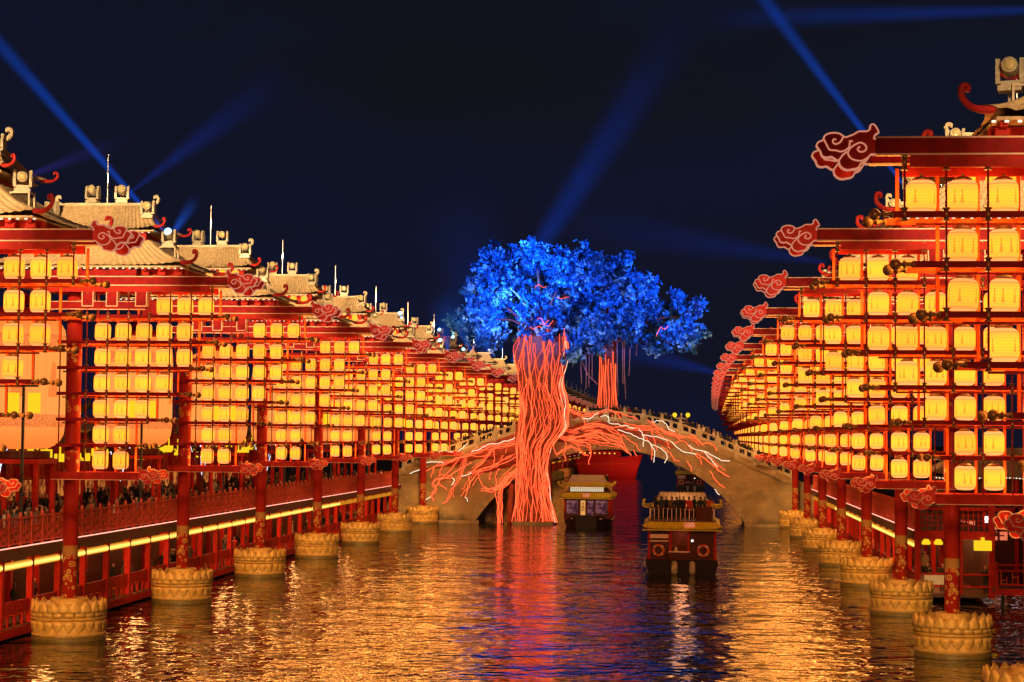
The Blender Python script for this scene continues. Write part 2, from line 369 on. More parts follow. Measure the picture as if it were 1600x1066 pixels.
for ln in (CLOUD+[CLOUD[0]], CL1, CL2, CL3, CL4):
    q = smooth_line([c2(p) for p in ln], 2)
    for yy in (-.065, .065): co.tube([(p[0], yy, p[1]) for p in q], .021, 4)
cloud_line_me = co.mesh('cloud_outline', 'cloudneon'); cloud_trim_me = co.mesh('cloud_outline', 'cream')

END = [3.95, 4.96, 6.07, 6.7, 7.34, 7.86]                 # how far each rail reaches over the water
RZ = [9.37+1.25*i for i in range(6)]
MAXI = [1, 1, 2, 3, 4, 4, 5]
PX = [.885+1.025*j for j in range(7)]
PLO = [7.9, 7.9, 7.9, RZ[1], RZ[2], RZ[3], RZ[5]]
PHI = [16.9]*7
col_me = MB().lathe([(.37, -1), (.37, 17.)], 28).mesh('column', 'column', True)
base_me = MB().lathe([(1.74, -1.2), (1.775, .0), (1.775, .12), (1.745, .14), (1.745, .2), (1.77, .22), (1.77, .3), (1.72, .34), (1.70, .95), (1.74, .98), (1.80, 1.02), (1.80, 1.1), (1.72, 1.13), (1.75, 1.17), (1.70, 1.2), (1.62, 1.72), (.5, 1.72)], 48).mesh('lotus_drum', 'drum')
ped_me = MB().lathe([(.82, 1.7), (.84, 1.74), (.84, 1.93), (.8, 1.97), (.3, 1.97)], 32).mesh('pedestal_disc', 'gold')
def petal():
    mb = MB(); n = 5; v = []
    for i in range(n):
        t = i/(n-1); hw = .285*(1-t**2.4)+.004
        for j in range(n):
            s = j/(n-1)*2-1
            v.append((s*hw, -.10*(1-s*s)*(1-.55*t) - .02 + .05*t*0, t*.5))
    mb.add(v, [(i*n+j, i*n+j+1, (i+1)*n+j+1, (i+1)*n+j) for i in range(n-1) for j in range(n-1)])
    v2 = [(p[0]*1.0, .05, p[2]) for p in v]; b = len(mb.v); mb.v += v2
    rim = [j for j in range(n)] + [i*n+n-1 for i in range(1, n)] + [(n-1)*n+j for j in range(n-2, -1, -1)] + [i*n for i in range(n-2, 0, -1)]
    mb.f += [(rim[i], rim[(i+1) % len(rim)], rim[(i+1) % len(rim)]+b, rim[i]+b) for i in range(len(rim))]
    return mb
pet = petal(); petal_me = pet.mesh('petal', 'gold', True)
ROWS = [(1.70, 1.16, 0, 1, 1.), (1.72, 1.36, .5, 1, 1.12), (1.685, .9, 0, -1, 1.)]      # radius, z, phase, up/down, size
def petal_spots():
    for r, z, ph, sg, s in ROWS:
        for q in range(20):
            a = 2*math.pi*(q+ph)/20
            yield (r*math.cos(a), r*math.sin(a), z), a+math.pi/2, sg, s
pj = MB()
for (lx, ly, lz), a, sg, s in petal_spots():
    c_, s_ = math.cos(a), math.sin(a)
    pj.add([(lx+(p[0]*c_-p[1]*s_)*s, ly+(p[0]*s_+p[1]*c_)*s, lz+sg*p[2]*s) for p in pet.v], pet.f)
petals_joined = pj.mesh('petal_rings', 'gold', True)
def rail_me(L, h, t, mat): return cached(('rail', L, h, t, mat), lambda: MB().bx(-.55, L, -t/2, t/2, -h/2, h/2).mesh('rail', mat))
fin_me = MB().lathe([(.07, -.05), (.085, -.05), (.085, .0), (.06, .03), (.06, .16), (.1, .18), (.1, .22), (.05, .25), (.05, .28)] +
                    [(.15*math.sin(a), .42-.15*math.cos(a)) for a in np.linspace(.35, math.pi-.05, 8)], 12, axis='x').mesh('finial', 'brass', True)
def pole_me(z0, z1, t, mat): return cached(('pole', round(z0, 2), z1, t, mat), lambda: MB().bx(-t/2, t/2, -t/2, t/2, z0, z1).mesh('pole', mat))
jp = [(.055, -.17), (.1, -.17), (.1, -.14), (.062, -.12), (.062, .12), (.1, .14), (.1, .17), (.055, .17)]
joint_me = MB().lathe(jp, 10).mesh('joint', 'brass', True)
JOINTS = [(PX[j], z) for j in range(7) for z in [7.9]+RZ+[16.9] if z >= PLO[j]-.01]
jj = MB()
for x, z in JOINTS: jj.lathe(jp, 6, (x, -.85, z))
joints_joined = jj.mesh('joint_row', 'brass')
topbeam_me = MB().bx(-1.2, 7.75, -.11, .11, -.22, .22).mesh('top_beam', 'darkred')
toptrim_me = MB().bx(-1.2, 7.75, -.125, .125, .19, .235).bx(-1.2, 7.75, -.125, .125, -.235, -.19).mesh('beam_trim', 'cream')
under_me = MB().bx(-1.2, 6.9, -.09, .09, -.15, .15).mesh('under_beam', 'red')
botbeam_me = MB().bx(-.75, 3.6, -.1, .1, -.18, .18).mesh('bottom_beam', 'red')
bottrim_me = MB().bx(-.75, 3.55, -.115, .115, -.195, -.165).mesh('beam_trim', 'cream')
bracket_me = MB().bx(-1.0, 3.75, -.12, .12, -.2, .2).mesh('bracket_beam', 'darkred')
brtrim_me = MB().bx(-1.0, 3.75, -.13, .13, .175, .205).bx(-1.0, 3.75, -.13, .13, -.205, -.175).mesh('beam_trim', 'cream')
plaque_me = MB().bx(-.28, .28, -.17, .17, -.52, .52).mesh('plaque', 'darkred')
pl = MB()
for a_, b_, c_, d_ in ((-.29, .29, .49, .53), (-.29, .29, -.53, -.49), (-.29, -.25, -.49, .49), (.25, .29, -.49, .49)): pl.bx(a_, b_, -.18, .18, c_, d_)
plaque_trim_me = pl.mesh('plaque_trim', 'cream')
cross_me = MB().bx(-.04, .04, -.8, .8, -.05, .05).mesh('cross_bar', 'orange')

def roof_mb(hx, hy, z0, tx, ty, z1, up, nl=56, ns=36):
    mb = MB(); C = [(-hx, -hy), (hx, -hy), (hx, hy), (-hx, hy)]; T = [(-tx, -ty), (tx, -ty), (tx, ty), (-tx, ty)]; nt_ = 5
    for k in range(4):
        n = nl if k % 2 == 0 else ns
        e0, e1, t0, t1 = (np.array(q[(k+d) % 4], float) for q in (C, T) for d in (0, 1))
        v = []
        for j in range(nt_+1):
            t = j/nt_
            for i in range(n+1):
                s = i/n; p = (e0*(1-s)+e1*s)*(1-t) + (t0*(1-s)+t1*s)*t
                lift = up*abs(2*s-1)**5*(1-t)**2
                p = p*(1+.06*abs(2*s-1)**6*(1-t)**2)
                v.append((p[0], p[1], z0+(z1-z0)*(t**1.3)+lift+(.045 if (i % 2) else 0)*(1 if 0 < i < n else 0)))
        mb.add(v, [(j*(n+1)+i, j*(n+1)+i+1, (j+1)*(n+1)+i+1, (j+1)*(n+1)+i) for j in range(nt_) for i in range(n)])
    mb.bx(-hx*.97, hx*.97, -hy*.97, hy*.97, z0-.1, z0-.02)
    return mb
RU, RY = .8, 2.3
UP_R = dict(hx=3.1, hy=2.2, z0=19.95, tx=2.1, ty=.12, z1=21.35, up=.22)
LO_R = dict(hx=4.75, hy=3.2, z0=18.1, tx=2.7, ty=1.7, z1=19.45, up=.22)
uproof_me = roof_mb(**UP_R).mesh('upper_roof', 'tile'); loroof_me = roof_mb(**LO_R).mesh('lower_roof', 'tile')
drum = MB().bx(-2.3, 2.3, -1.4, 1.4, 19.3, 19.85)
for x in (-2.4, -.8, .8, 2.4): drum.bx(x-.12, x+.12, -1.75, -1.45, 19.3, 19.83)
drum_me = drum.mesh('drum_wall', 'red')
body_me = MB().bx(-2.6, 3.2, -.6, 3.0, 17.0, 17.9).mesh('roof_cradle', 'darkred')
bk = MB()
for x in np.arange(-4.4, 4.5, .8):
    bk.bx(x-.1, x+.1, -2.95, -2.2, 17.85, 17.98).bx(x-.18, x+.18, -2.75, -2.5, 17.66, 17.84).bx(x-.08, x+.08, -2.7, -2.0, 17.45, 17.65)
bk.bx(-4.6, 4.6, -2.15, 2.15, 17.45, 17.97)
brackets_me = bk.mesh('bracket_set', 'red')
ls = MB()
for x in np.arange(-4.6, 4.7, .32): ls.bx(x-.05, x+.05, -3.12, -3.06, 17.93, 17.98)
for x in np.arange(-2.7, 2.8, .32): ls.bx(x-.045, x+.045, -2.08, -2.03, 19.79, 19.83)
strip_me = ls.mesh('light_strip', 'eaveled')
ridge_me = MB().bx(-2.15, 2.15, -.1, .1, 21.3, 21.5).mesh('ridge', 'ridge')
def curl(s, rad): # a rising hooked horn in the x,z plane
    p = smooth_line([(0, 0), (.45, -.04), (.85, .02), (1.12, .22), (1.2, .46), (1.1, .62), (.95, .58), (.98, .45)], 3)*s
    r = np.interp(np.linspace(0, 1, len(p)), [0, .25, .75, 1], [rad*1.7, rad*1.3, rad, rad*1.2])
    return MB().tube([(a, 0, b) for a, b in p], r, 7)
horn_me = curl(.72, .08).mesh('ridge_horn', 'ridge', True)
ecurl_me = curl(.85, .07).mesh('eave_curl', 'curlred', True)
rod_me = MB().tube([(0, RY, 21.4), (0, RY, 24.)], [.035, .02], 5).mesh('lightning_rod', 'rod')
frame_me = MB()
frame_me.bx(-.4, .4, -.33, .33, .5, .56)
for y in (-.3, .3): frame_me.bx(-.4, -.34, y-.03, y+.03, -.4, .5).bx(.34, .4, y-.03, y+.03, -.1, .5)
frame_me = frame_me.mesh('lamp_frame', 'ridge')
# whole rack as one mesh for the towers far beyond the bridge
fr_ = MB()
for y in (-.85, .85):
    for L, z in zip(END, RZ): fr_.bx(-.55, L, y-.05, y+.05, z-.08, z+.08)
    for j in range(7): fr_.bx(PX[j]-.04, PX[j]+.04, y-.04, y+.04, PLO[j], 17)
    fr_.bx(-.75, 3.6, y-.1, y+.1, 7.72, 8.08)
far_rack_me = fr_.mesh('rack', 'red')

LANT = []       # every rack lantern: (x, y, z, size)
LIGHTS = []     # stage lights: (x, y, z, facing, size)
def tower(side, k, x, y, nth):
    s = 1 if side == 'L' else -1; RU = .8 if side == 'L' else .15
    lod = 0 if k <= 1 else (1 if k <= 6 else 2)
    t = thing('lantern_tower', f'red lantern tower, {nth}, {BANKS[side]}', 'lantern tower', (x, y, 0), 0, 'lantern towers along the canal', (s, 1, 1))
    ob('column', col_me, t); ob('lotus_drum', base_me, t); ob('pedestal_disc', ped_me, t)
    if lod == 0:
        for loc, a, sg, sz in petal_spots(): ob('petal', petal_me, t, loc, (0, 0, a), (sz, sz, sg*sz))
    else: ob('petal_rings', petals_joined, t, kind='stuff')
    if lod < 2:
        for yy, mt, tk in ((-.85, 'darkred', .05), (.85, 'orange', .09)):  # rear bars orange: lantern glow put into their colour, front ones stay dark
            for L, z in zip(END, RZ):
                r = ob('rail', rail_me(L-.5, .16, .1, 'darkred' if yy < 0 else 'orange'), t, (0, yy, z))
                ob('finial', fin_me, r, (L-.5, 0, 0))
            for j in range(7): ob('pole', pole_me(PLO[j], 17., tk, mt), t, (PX[j], yy, 0))
            ob('pole', pole_me(7.9, 16.3, tk, mt), t, (-.42, yy, 0))
        for L, z in zip(END[1:], RZ[1:]): ob('hanger_rail', rail_me(L-1.2, .07, .07, 'orange'), t, (0, 0, z-.16))
        if lod == 0:
            for xx, z in JOINTS: ob('joint', joint_me, t, (xx, -.85, z))
            for z, L in zip(RZ, END):
                for j in range(7):
                    if PLO[j] <= z+.01: ob('cross_bar', cross_me, t, (PX[j], 0, z-.02))
        else: ob('joint_row', joints_joined, t, kind='stuff')
        for yy in (-.85, .85):
            b_ = ob('top_beam', topbeam_me, t, (0, yy, 17.33)); ob('beam_trim', toptrim_me, b_)
            ob('under_beam', under_me, t, (0, yy, 16.95))
            b_ = ob('bottom_beam', botbeam_me, t, (0, yy, 7.9)); ob('beam_trim', bottrim_me, b_)
            c_ = ob('cloud_ornament', cloud_me, t, (7.72, yy, 17.33)); ob('cloud_outline', cloud_line_me, c_)
            c_ = ob('cloud_ornament', cloud_me, t, (3.55, yy, 7.95), scale=.72); ob('cloud_outline', cloud_trim_me, c_)
        for z in (16.15,):
            b_ = ob('bracket_beam', bracket_me, t, (0, -.72, z)); ob('beam_trim', brtrim_me, b_)
        for xx in (.9, 2.1, 3.55):
            p_ = ob('plaque', plaque_me, t, (xx, -.74, 16.62)); ob('plaque_trim', plaque_trim_me, p_)
    else:
        ob('rack', far_rack_me, t)
        ob('top_beam', topbeam_me, t, (0, -.85, 17.33)); c_ = ob('cloud_ornament', cloud_me, t, (7.72, -.85, 17.33)); ob('cloud_outline', cloud_line_me, c_)
    ob('roof_cradle', body_me, t); ob('bracket_set', brackets_me, t, (RU, RY, 0))
    lr = ob('lower_roof', loroof_me, t, (RU, RY, 0)); ur = ob('upper_roof', uproof_me, t, (RU, RY, 0))
    ob('light_strip', strip_me, t, (RU, RY, 0)); ob('drum_wall', drum_me, t, (RU, RY, 0))
    ob('ridge', ridge_me, ur); ob('lightning_rod', rod_me, t, (RU, 0, 0))
    for sx in (-1, 1):
        ob('ridge_horn', horn_me, ur, (sx*1.75, 0, 21.4), (0, 0, 0 if sx > 0 else math.pi))
        if lod < 2:
            for sy in (-1, 1):
                a = math.atan2(sy*.6, sx)
                ob('eave_curl', ecurl_me, lr, (sx*4.7, sy*3.15, 18.25), (0, 0, a)); ob('eave_curl', ecurl_me, ur, (sx*3.05, sy*2.15, 20.1), (0, 0, a), .7)
            ob('lamp_frame', frame_me, lr, (sx*3.6, -1.4, 18.6))
    for ti in range(7):
        for i in range(3 if ti == 6 else 0, MAXI[ti]+1):
            LANT.append((x+s*(1.4+1.025*i), y, 8.22+1.25*ti, 1., f'yellow lantern in the tower {nth}, {BANKS[side]}'))
    if k <= 5:
        for q in range(6): LANT.append((x+s*(RU-1.95+.78*q), y+RY-1.62, 19.28, .62, f'small roof lantern, tower {nth}, {BANKS[side]}'))
    if k <= 6:
        for (u, v, z) in ((RU-.75, RY, 21.5), (RU+.75, RY, 21.5), (RU-2.45, RY-1.2, 20.6), (RU+2.45, RY-1.2, 20.6), (RU+(3.6 if side == 'L' else 4.), RY-1.4, 19.16 if side == 'L' else 19.0), (RU-3.6, RY-1.4, 19.16)):
            LIGHTS.append((side, k, x+s*u, y+v, z, f'{nth}, {BANKS[side]}'))
    return t
def shift(side, k): return 0 if (side == 'L' or k < 7) else 5.*((k-6)/16)**1.2
def nth_phrase(k):
    if k <= 5: return f'{ORD[5-k]} before the stone bridge'
    return f'{ORD[k-6]} beyond the stone bridge'
for side, X, ks in (('L', XL, range(-1, 24)), ('R', XR, range(-2, 19))):
    for k in ks:
        tower(side, k, X+shift(side, k), Y0+STEP*k, nth_phrase(k))

# ------------------------------------------------------------------ the paper lanterns in the racks
lp = [(.16, 0), (.27, .015), (.335, .06), (.37, .13), (.382, .24), (.382, .62), (.37, .73), (.335, .80), (.27, .845), (.16, .86)]
lant_me = MB().lathe(lp, 20).mesh('paper_lantern', 'lantern', True)
cap_me = MB().lathe([(.2, .855), (.23, .87), (.23, .9), (.14, .95), (.05, .96), (.05, 1.02)], 12).mesh('lantern_cap', 'brass')
lo_me = MB().lathe([(.16, 0), (.335, .06), (.382, .24), (.382, .62), (.335, .80), (.16, .86)], 8)
vis = []
for q in LANT:
    u, v, d = proj(*q[:3])
    if -60 < u < 1680 and -40 < v < 1100: vis.append((d/q[3], q))
vis.sort(key=lambda a: a[0])
for i, (d, (x, y, z, s, lb)) in enumerate(vis[:300]):
    o = ob('paper_lantern', lant_me, None, (x, y, z), (random.gauss(0, .025), random.gauss(0, .025), random.uniform(0, 6)), s)
    tag(o, lb, 'lantern', 'yellow paper lanterns in the towers')
    ob('lantern_cap', cap_me, o)
far = MB()
for d, (x, y, z, s, lb) in vis[300:]: far.add([(x+p[0]*s, y+p[1]*s, z+p[2]*s) for p in lo_me.v], lo_me.f)
n = N('far_lantern_glow'); e = n.n('Emission'); n.put(e.inputs[0], n.mix(n.step(n.noise(.8, 2, n.obj()), .35, .65), (1, .34, .02), (1, .30, .05))); e.inputs[1].default_value = 2.
M['farlantern'] = n.surf(e.outputs[0])
ob('distant_paper_lanterns', far.mesh('distant_paper_lanterns', 'farlantern'), kind='stuff', label='mass of small yellow lanterns in the far towers', category='lanterns')

# ------------------------------------------------------------------ stage lights on the roofs
sl_base = MB().bx(-.3, .3, -.24, .24, 0, .14).bx(-.22, .22, -.18, .18, .14, .2).mesh('base', 'lamp')
sy = MB()
for x in (-.3, .3): sy.prismx([(-.16, .2), (.16, .2), (.18, .5), (.1, .86), (-.1, .86), (-.18, .5)], x-.055, x+.055)
sy.bx(-.3, .3, -.14, .14, .2, .27)
sl_yoke = sy.mesh('yoke', 'lamp')
sl_head = MB().lathe([(.1, .26), (.2, .22), (.23, .1), (.23, -.12), (.2, -.24), (.21, -.3), (.17, -.3)], 14, axis='y').mesh('head', 'lamp', True)
sl_lens = MB().lathe([(.165, -.3), (.15, -.33), (.05, -.345)], 12, axis='y').mesh('lens', 'lens', True)
sl_lit = MB().lathe([(.18, -.3), (.165, -.33), (.05, -.35)], 12, axis='y').mesh('lens', 'bluelens', True)
BLUE = {('L', 0, 4), ('R', 0, 0), ('L', 5, 0), ('L', 5, 4), ('L', 6, 1), ('L', 6, 4), ('L', 6, 3), ('R', 4, 4), ('R', 5, 4), ('L', 4, 3)}
cnt = {}
for side, k, x, y, z, lb in LIGHTS:
    i = cnt.get((side, k), 0); cnt[(side, k)] = i+1
    u, v, d = proj(x, y, z)
    if not (-60 < u < 1660 and v > -60): continue
    lit = (side, k, i) in BLUE
    t = thing('stage_light', ('blue-lit stage light, tower ' if lit else 'unlit stage light, tower ')+lb, 'stage light',
              (x, y, z), random.uniform(-.35, .35), 'stage lights lit blue' if lit else 'unlit stage lights on the roofs')
    ob('base', sl_base, t); ob('yoke', sl_yoke, t)
    h = ob('head', sl_head, t, (0, 0, .62), (R(-25 if lit else random.uniform(-25, 10)), 0, 0))
    ob('lens', sl_lit if lit else sl_lens, h)
def spot(name, loc, target, power, color, size, blend=.4, rad=.15):
    l = bpy.data.lights.new(name, 'SPOT'); l.energy = power; l.color = color; l.spot_size = R(size); l.spot_blend = blend; l.shadow_soft_size = rad
    o = bpy.data.objects.new(name, l); col.objects.link(o); o.location = loc
    o.rotation_euler = (Vector(target)-Vector(loc)).to_track_quat('-Z', 'Y').to_euler()
    return o
def point(name, loc, p, c, r=.1):
    l = bpy.data.lights.new(name, 'POINT'); l.energy = p; l.color = c; l.shadow_soft_size = r
    o = bpy.data.objects.new(name, l); col.objects.link(o); o.location = loc; return o
for side, X in (('L', XL), ('R', XR)):
    s = 1 if side == 'L' else -1
    for k in range(-2, 11):
        y = Y0+STEP*k
        # heads of one tower wash the roof of the next one
        if not (side == 'L' and k == 6): spot('roof_wash', (X+s*(RU+.2), y-STEP+RY-.5, 22.9), (X+s*RU, y+RY-1, 19.6), 14000 if k == -2 else 32000, (1, .62, .28), 34, .6, .2)
        if k > 6: continue
        spot('face_fill', (X+s*4.2, y-STEP+1.6, 16.6), (X+s*2.5, y, 9.5), 5000, (1, .42, .14), 64, .6, .3)  # added spot without a fixture, brightens the tower front
        spot('base_fill', (X+s*2.6, y-STEP+1., 7.4), (X, y, 1.2), 9500, (1, .56, .17), 26, .7, .2)  # added spot under the previous rack, brightens the lotus base
        # added points between the lanterns, standing in for their light in the racks
        for ti in range(7):
            for j in (range(4, 7, 2) if ti == 6 else range(ti % 2, MAXI[ti]+2, 2)):
                point('lantern_light', (X+s*PX[j], y+.25, 8.6+1.25*ti), 155, (1, .40, .075), .55)
for (x, y, z), t_ in (((-25, 199, 16.5), (-28, 220, 4)), ((7, 199, 16.5), (8, 220, 5))):
    spot('bridge_fill', (x, y, z), t_, 10000, (1, .47, .11), 75, .7, .3)  # added spots without fixtures, brighten the bridge stone

# ------------------------------------------------------------------ two-storey waterside galleries
BAY = STEP/5
post_me = MB().bx(-.15, .15, -.15, .15, .5, 3.9).mesh('post', 'red')
par_me = MB().bx(-.05, .05, .16, BAY-.16, 1.15, 1.76).mesh('parapet_board', 'red')
bal_me = MB().bx(-.05, .05, -.07, .07, .55, 1.15).mesh('baluster', 'red')
rp_me = MB().bx(-.065, .065, -.065, .065, 4.35, 6.04).mesh('rail_post', 'salmon')
PW = STEP/13
lt = MB()
lt.bx(-.04, .04, .065, PW-.065, 5.72, 5.82).bx(-.03, .03, .065, PW-.065, 5.3, 5.38).bx(-.03, .03, .065, PW-.065, 4.5, 4.58)
for f in (.25, .5, .75): lt.bx(-.028, .028, PW*f-.028, PW*f+.028, 4.58, 5.3); lt.bx(-.028, .028, PW*f-.028, PW*f+.028, 5.38, 5.72)
for a, b, z in ((.06, .25, 5.08), (.25, .5, 4.82), (.5, .75, 5.08), (.75, .95, 4.82), (.1, .25, 4.72), (.75, .92, 5.2)): lt.bx(-.026, .026, PW*a, PW*b, z-.025, z+.025)
for f, z0, z1 in ((.12, 4.72, 5.08), (.37, 4.58, 4.82), (.37, 5.0, 5.3), (.63, 5.08, 5.3), (.63, 4.7, 4.95), (.88, 4.82, 5.2)): lt.bx(-.026, .026, PW*f-.026, PW*f+.026, z0, z1)
lattice_me = lt.mesh('lattice_panel', 'salmon')
rl_prof = [(.05, -.19), (.14, -.16), (.2, -.07), (.21, .0), (.2, .07), (.14, .16), (.05, .19)]
rl_me = MB().lathe(rl_prof, 12).mesh('round_lantern', 'roundlantern', True)
ROUND = []
def gallery(side, x, ya, yb, label, far=False):
    s = 1 if side == 'L' else -1
    g = thing('gallery', label, 'gallery', (x, ya, 0), 0, None, (s, 1, 1)); L = yb-ya
    ob('lower_deck', MB().bx(.2, -4.4, 0, L, .3, .55).mesh('lower_deck', 'deck'), g)
    ob('deck_fascia', MB().bx(.32, .22, 0, L, .12, .5).mesh('deck_fascia', 'red'), g)
    ob('upper_deck', MB().bx(.25, -4.9, 0, L, 4.14, 4.34).mesh('upper_deck', 'deck'), g)
    ob('eave_beam', MB().bx(.34, .08, 0, L, 3.86, 4.36).mesh('eave_beam', 'deck'), g)
    ob('ceiling', MB().bx(.05, -4.4, 0, L, 4.0, 4.12).mesh('ceiling', 'orange'), g)
    ob('back_wall', MB().bx(-4.42, -4.6, 0, L, .55, 4.0).mesh('back_wall', 'wood'), g)
    ob('led_strip', MB().bx(.19, .13, 0, L, 4.37, 4.41).mesh('led_strip', 'led'), g)
    n_ = int(L/BAY+.01)
    for i in range(n_+1): ob('post', post_me, g, (0, i*BAY, 0)); ob('inner_post', post_me, g, (-2.6, i*BAY, 0))
    for i in range(n_):
        for q in range(8): ROUND.append((x+s*.03, ya+(i+(q+.75)/8.5)*BAY, 3.5))
        if far: continue
        ob('parapet_board', par_me, g, (0, i*BAY, 0))
        for q in (1, 2, 3): ob('baluster', bal_me, g, (0, (i+q/4)*BAY, 0))
        ob('bench', cached('bench', lambda: MB().bx(-.25, -.75, .3, BAY-.3, .95, 1.02).bx(-.3, -.36, .4, .5, .55, .95).bx(-.3, -.36, BAY-.5, BAY-.4, .55, .95).bx(-.64, -.7, .4, .5, .55, .95).bx(-.64, -.7, BAY-.5, BAY-.4, .55, .95).mesh('bench', 'orange')), g, (0, i*BAY, 0))
    for i in range(0, n_, 2):
        if not far: point('gallery_lamp', (x-s*1.6, ya+(i+.5)*BAY, 3.7), 230, (1, .40, .11), .7)
    n_ = 0 if far else int(L/PW+.01)
    for i in range(n_+1): ob('rail_post', rp_me, g, (0, i*PW, 0))
    for i in range(n_): ob('lattice_panel', lattice_me, g, (0, i*PW, 0))
    return g
gallery('L', -32.4, Y0-STEP*.9, 217.5, 'long two-storey red gallery below the giant lanterns, ending at the stone bridge')
gallery('R', 14.4, 121., 217.5, 'two-storey red gallery whose open end meets the low jetty')
gallery('L', -32.4, 236., 236+STEP*19, 'distant red gallery seen through the bridge arch, same bank as the giant lanterns', True)
# the end frame of the right-hand gallery
ge = thing('gallery_end_frame', 'red timber end frame closing the gallery beside the low jetty', 'frame', (14.4, 121, 0))
for x in (0, 2.3, 4.5): ob('post', MB().bx(x-.17, x+.17, -.35, -.02, .3, 6.0).mesh('post', 'red'), ge)
ob('beam', MB().bx(-.2, 4.7, -.32, -.05, 3.9, 4.4).mesh('beam', 'red'), ge); ob('top_rail', MB().bx(-.1, 4.6, -.25, -.12, 5.7, 5.85).mesh('top_rail', 'red'), ge)
for q in range(14): ob('lattice_bar', cached('lbar', lambda: MB().bx(-.03, .03, -.22, -.16, 4.4, 5.7).mesh('lattice_bar', 'red')), ge, (.3+q*.31, 0, 0))
for z in (4.75, 5.05, 5.35): ob('lattice_bar', MB().bx(.17, 4.4, -.21, -.17, z-.03, z+.03).mesh('lattice_bar', 'red'), ge)
for z in (1.0, 1.75): ob('rail', MB().bx(.17, 4.4, -.24, -.14, z-.06, z+.06).mesh('rail', 'red'), ge)
ob('fret_panel', MB().bx(.4, 2.0, -.2, -.17, 1.1, 1.7).mesh('fret_panel', 'white'), ge)
for q in range(3):
    tag(ob('dome_lantern', cached('dome', lambda: MB().lathe([(.03, .3), (.12, .25), (.26, .08), (.28, -.05), (.24, -.1)], 12).mesh('dome_lantern', 'boxlantern', True)), None, (15.0+q*.75, 121.4, 3.62)), 'yellow dome lantern hanging at the open end of the gallery', 'lantern', 'dome lanterns at the gallery end')
tag(ob('box_lantern', MB().bx(-.5, .5, -.3, .3, -.3, .3).bx(-.1, .1, -.1, .1, .3, .5).mesh('box_lantern', 'boxlantern'), None, (18.3, 120.4, 3.55)), 'yellow box lantern on the post where gallery and low jetty meet', 'lantern')

rv = sorted([(proj(*p)[2], p) for p in ROUND if -80 < proj(*p)[0] < 1640])
for i, (d, p) in enumerate(rv[:300]):
    tag(ob('round_lantern', rl_me, None, p), 'small round white-yellow lantern in the row under the gallery eave', 'lantern', 'round lanterns under the gallery eaves')
far = MB()
for d, p in rv[300:]: far.lathe(rl_prof, 6, p)
ob('distant_round_lanterns', far.mesh('distant_round_lanterns', 'roundlantern'), kind='stuff', label='glowing string of tiny round lanterns along the far gallery eave', category='lanterns')

# ------------------------------------------------------------------ giant silk lanterns on the left bank
gp = [(.6, 0), (1.4, .05), (1.9, .3), (2.15, .75), (2.22, 1.3), (2.22, 5.6), (2.15, 6.2), (1.9, 6.65), (1.4, 6.92), (.6, 7.)]
gl_me = MB().lathe(gp, 40).mesh('silk_body', 'giant', True)
gt_me = MB().lathe([(1.2, 7.0), (1.5, 7.05), (1.5, 7.3), (.6, 7.5), (.15, 8.2)], 24).mesh('top_cap', 'darkred')
gb_me = MB().lathe([(1.4, -.1), (1.5, -.1), (1.5, -.45), (1.2, -.5)], 24).mesh('bottom_ring', 'wood')
gs = MB().bx(-1.5, 1.5, -1.5, 1.5, -.75, -.5)
for a in (-1.3, 1.3):
    for b in (-1.3, 1.3): gs.bx(a-.12, a+.12, b-.12, b+.12, -4.7, -.75)
gs_me = gs.mesh('stand', 'red')
for k in range(0, 6):
    t = thing('giant_lantern', f'giant orange silk lantern on a stand, {ORD[5-k]} from the stone bridge', 'giant lantern', (-34.4, 97.5+STEP*k, 9.1), .4*k, 'giant silk lanterns')
    ob('silk_body', gl_me, t); ob('top_cap', gt_me, t); ob('bottom_ring', gb_me, t); ob('stand', gs_me, t)
# tall box lamps between the towers
for k in range(0, 7):
    t = thing('lamp_post', 'slim post lamp with two tall yellow box lanterns beside the giant lanterns', 'lamp post', (-32.9, 93.5+STEP*k, 4.34), 0, 'box lamp posts on the upper walkway')
    ob('pole', cached('lpp', lambda: MB().bx(-.06, .06, -.06, .06, 0, 8.1).bx(-.75, .75, -.05, .05, 7.9, 8.0).mesh('pole', 'black')), t)
    for x in (-.55, .55): ob('box_lantern', cached('lpb', lambda: MB().bx(-.24, .24, -.24, .24, 6.6, 7.6).mesh('box_lantern', 'boxlantern')), t, (x, 0, 0))

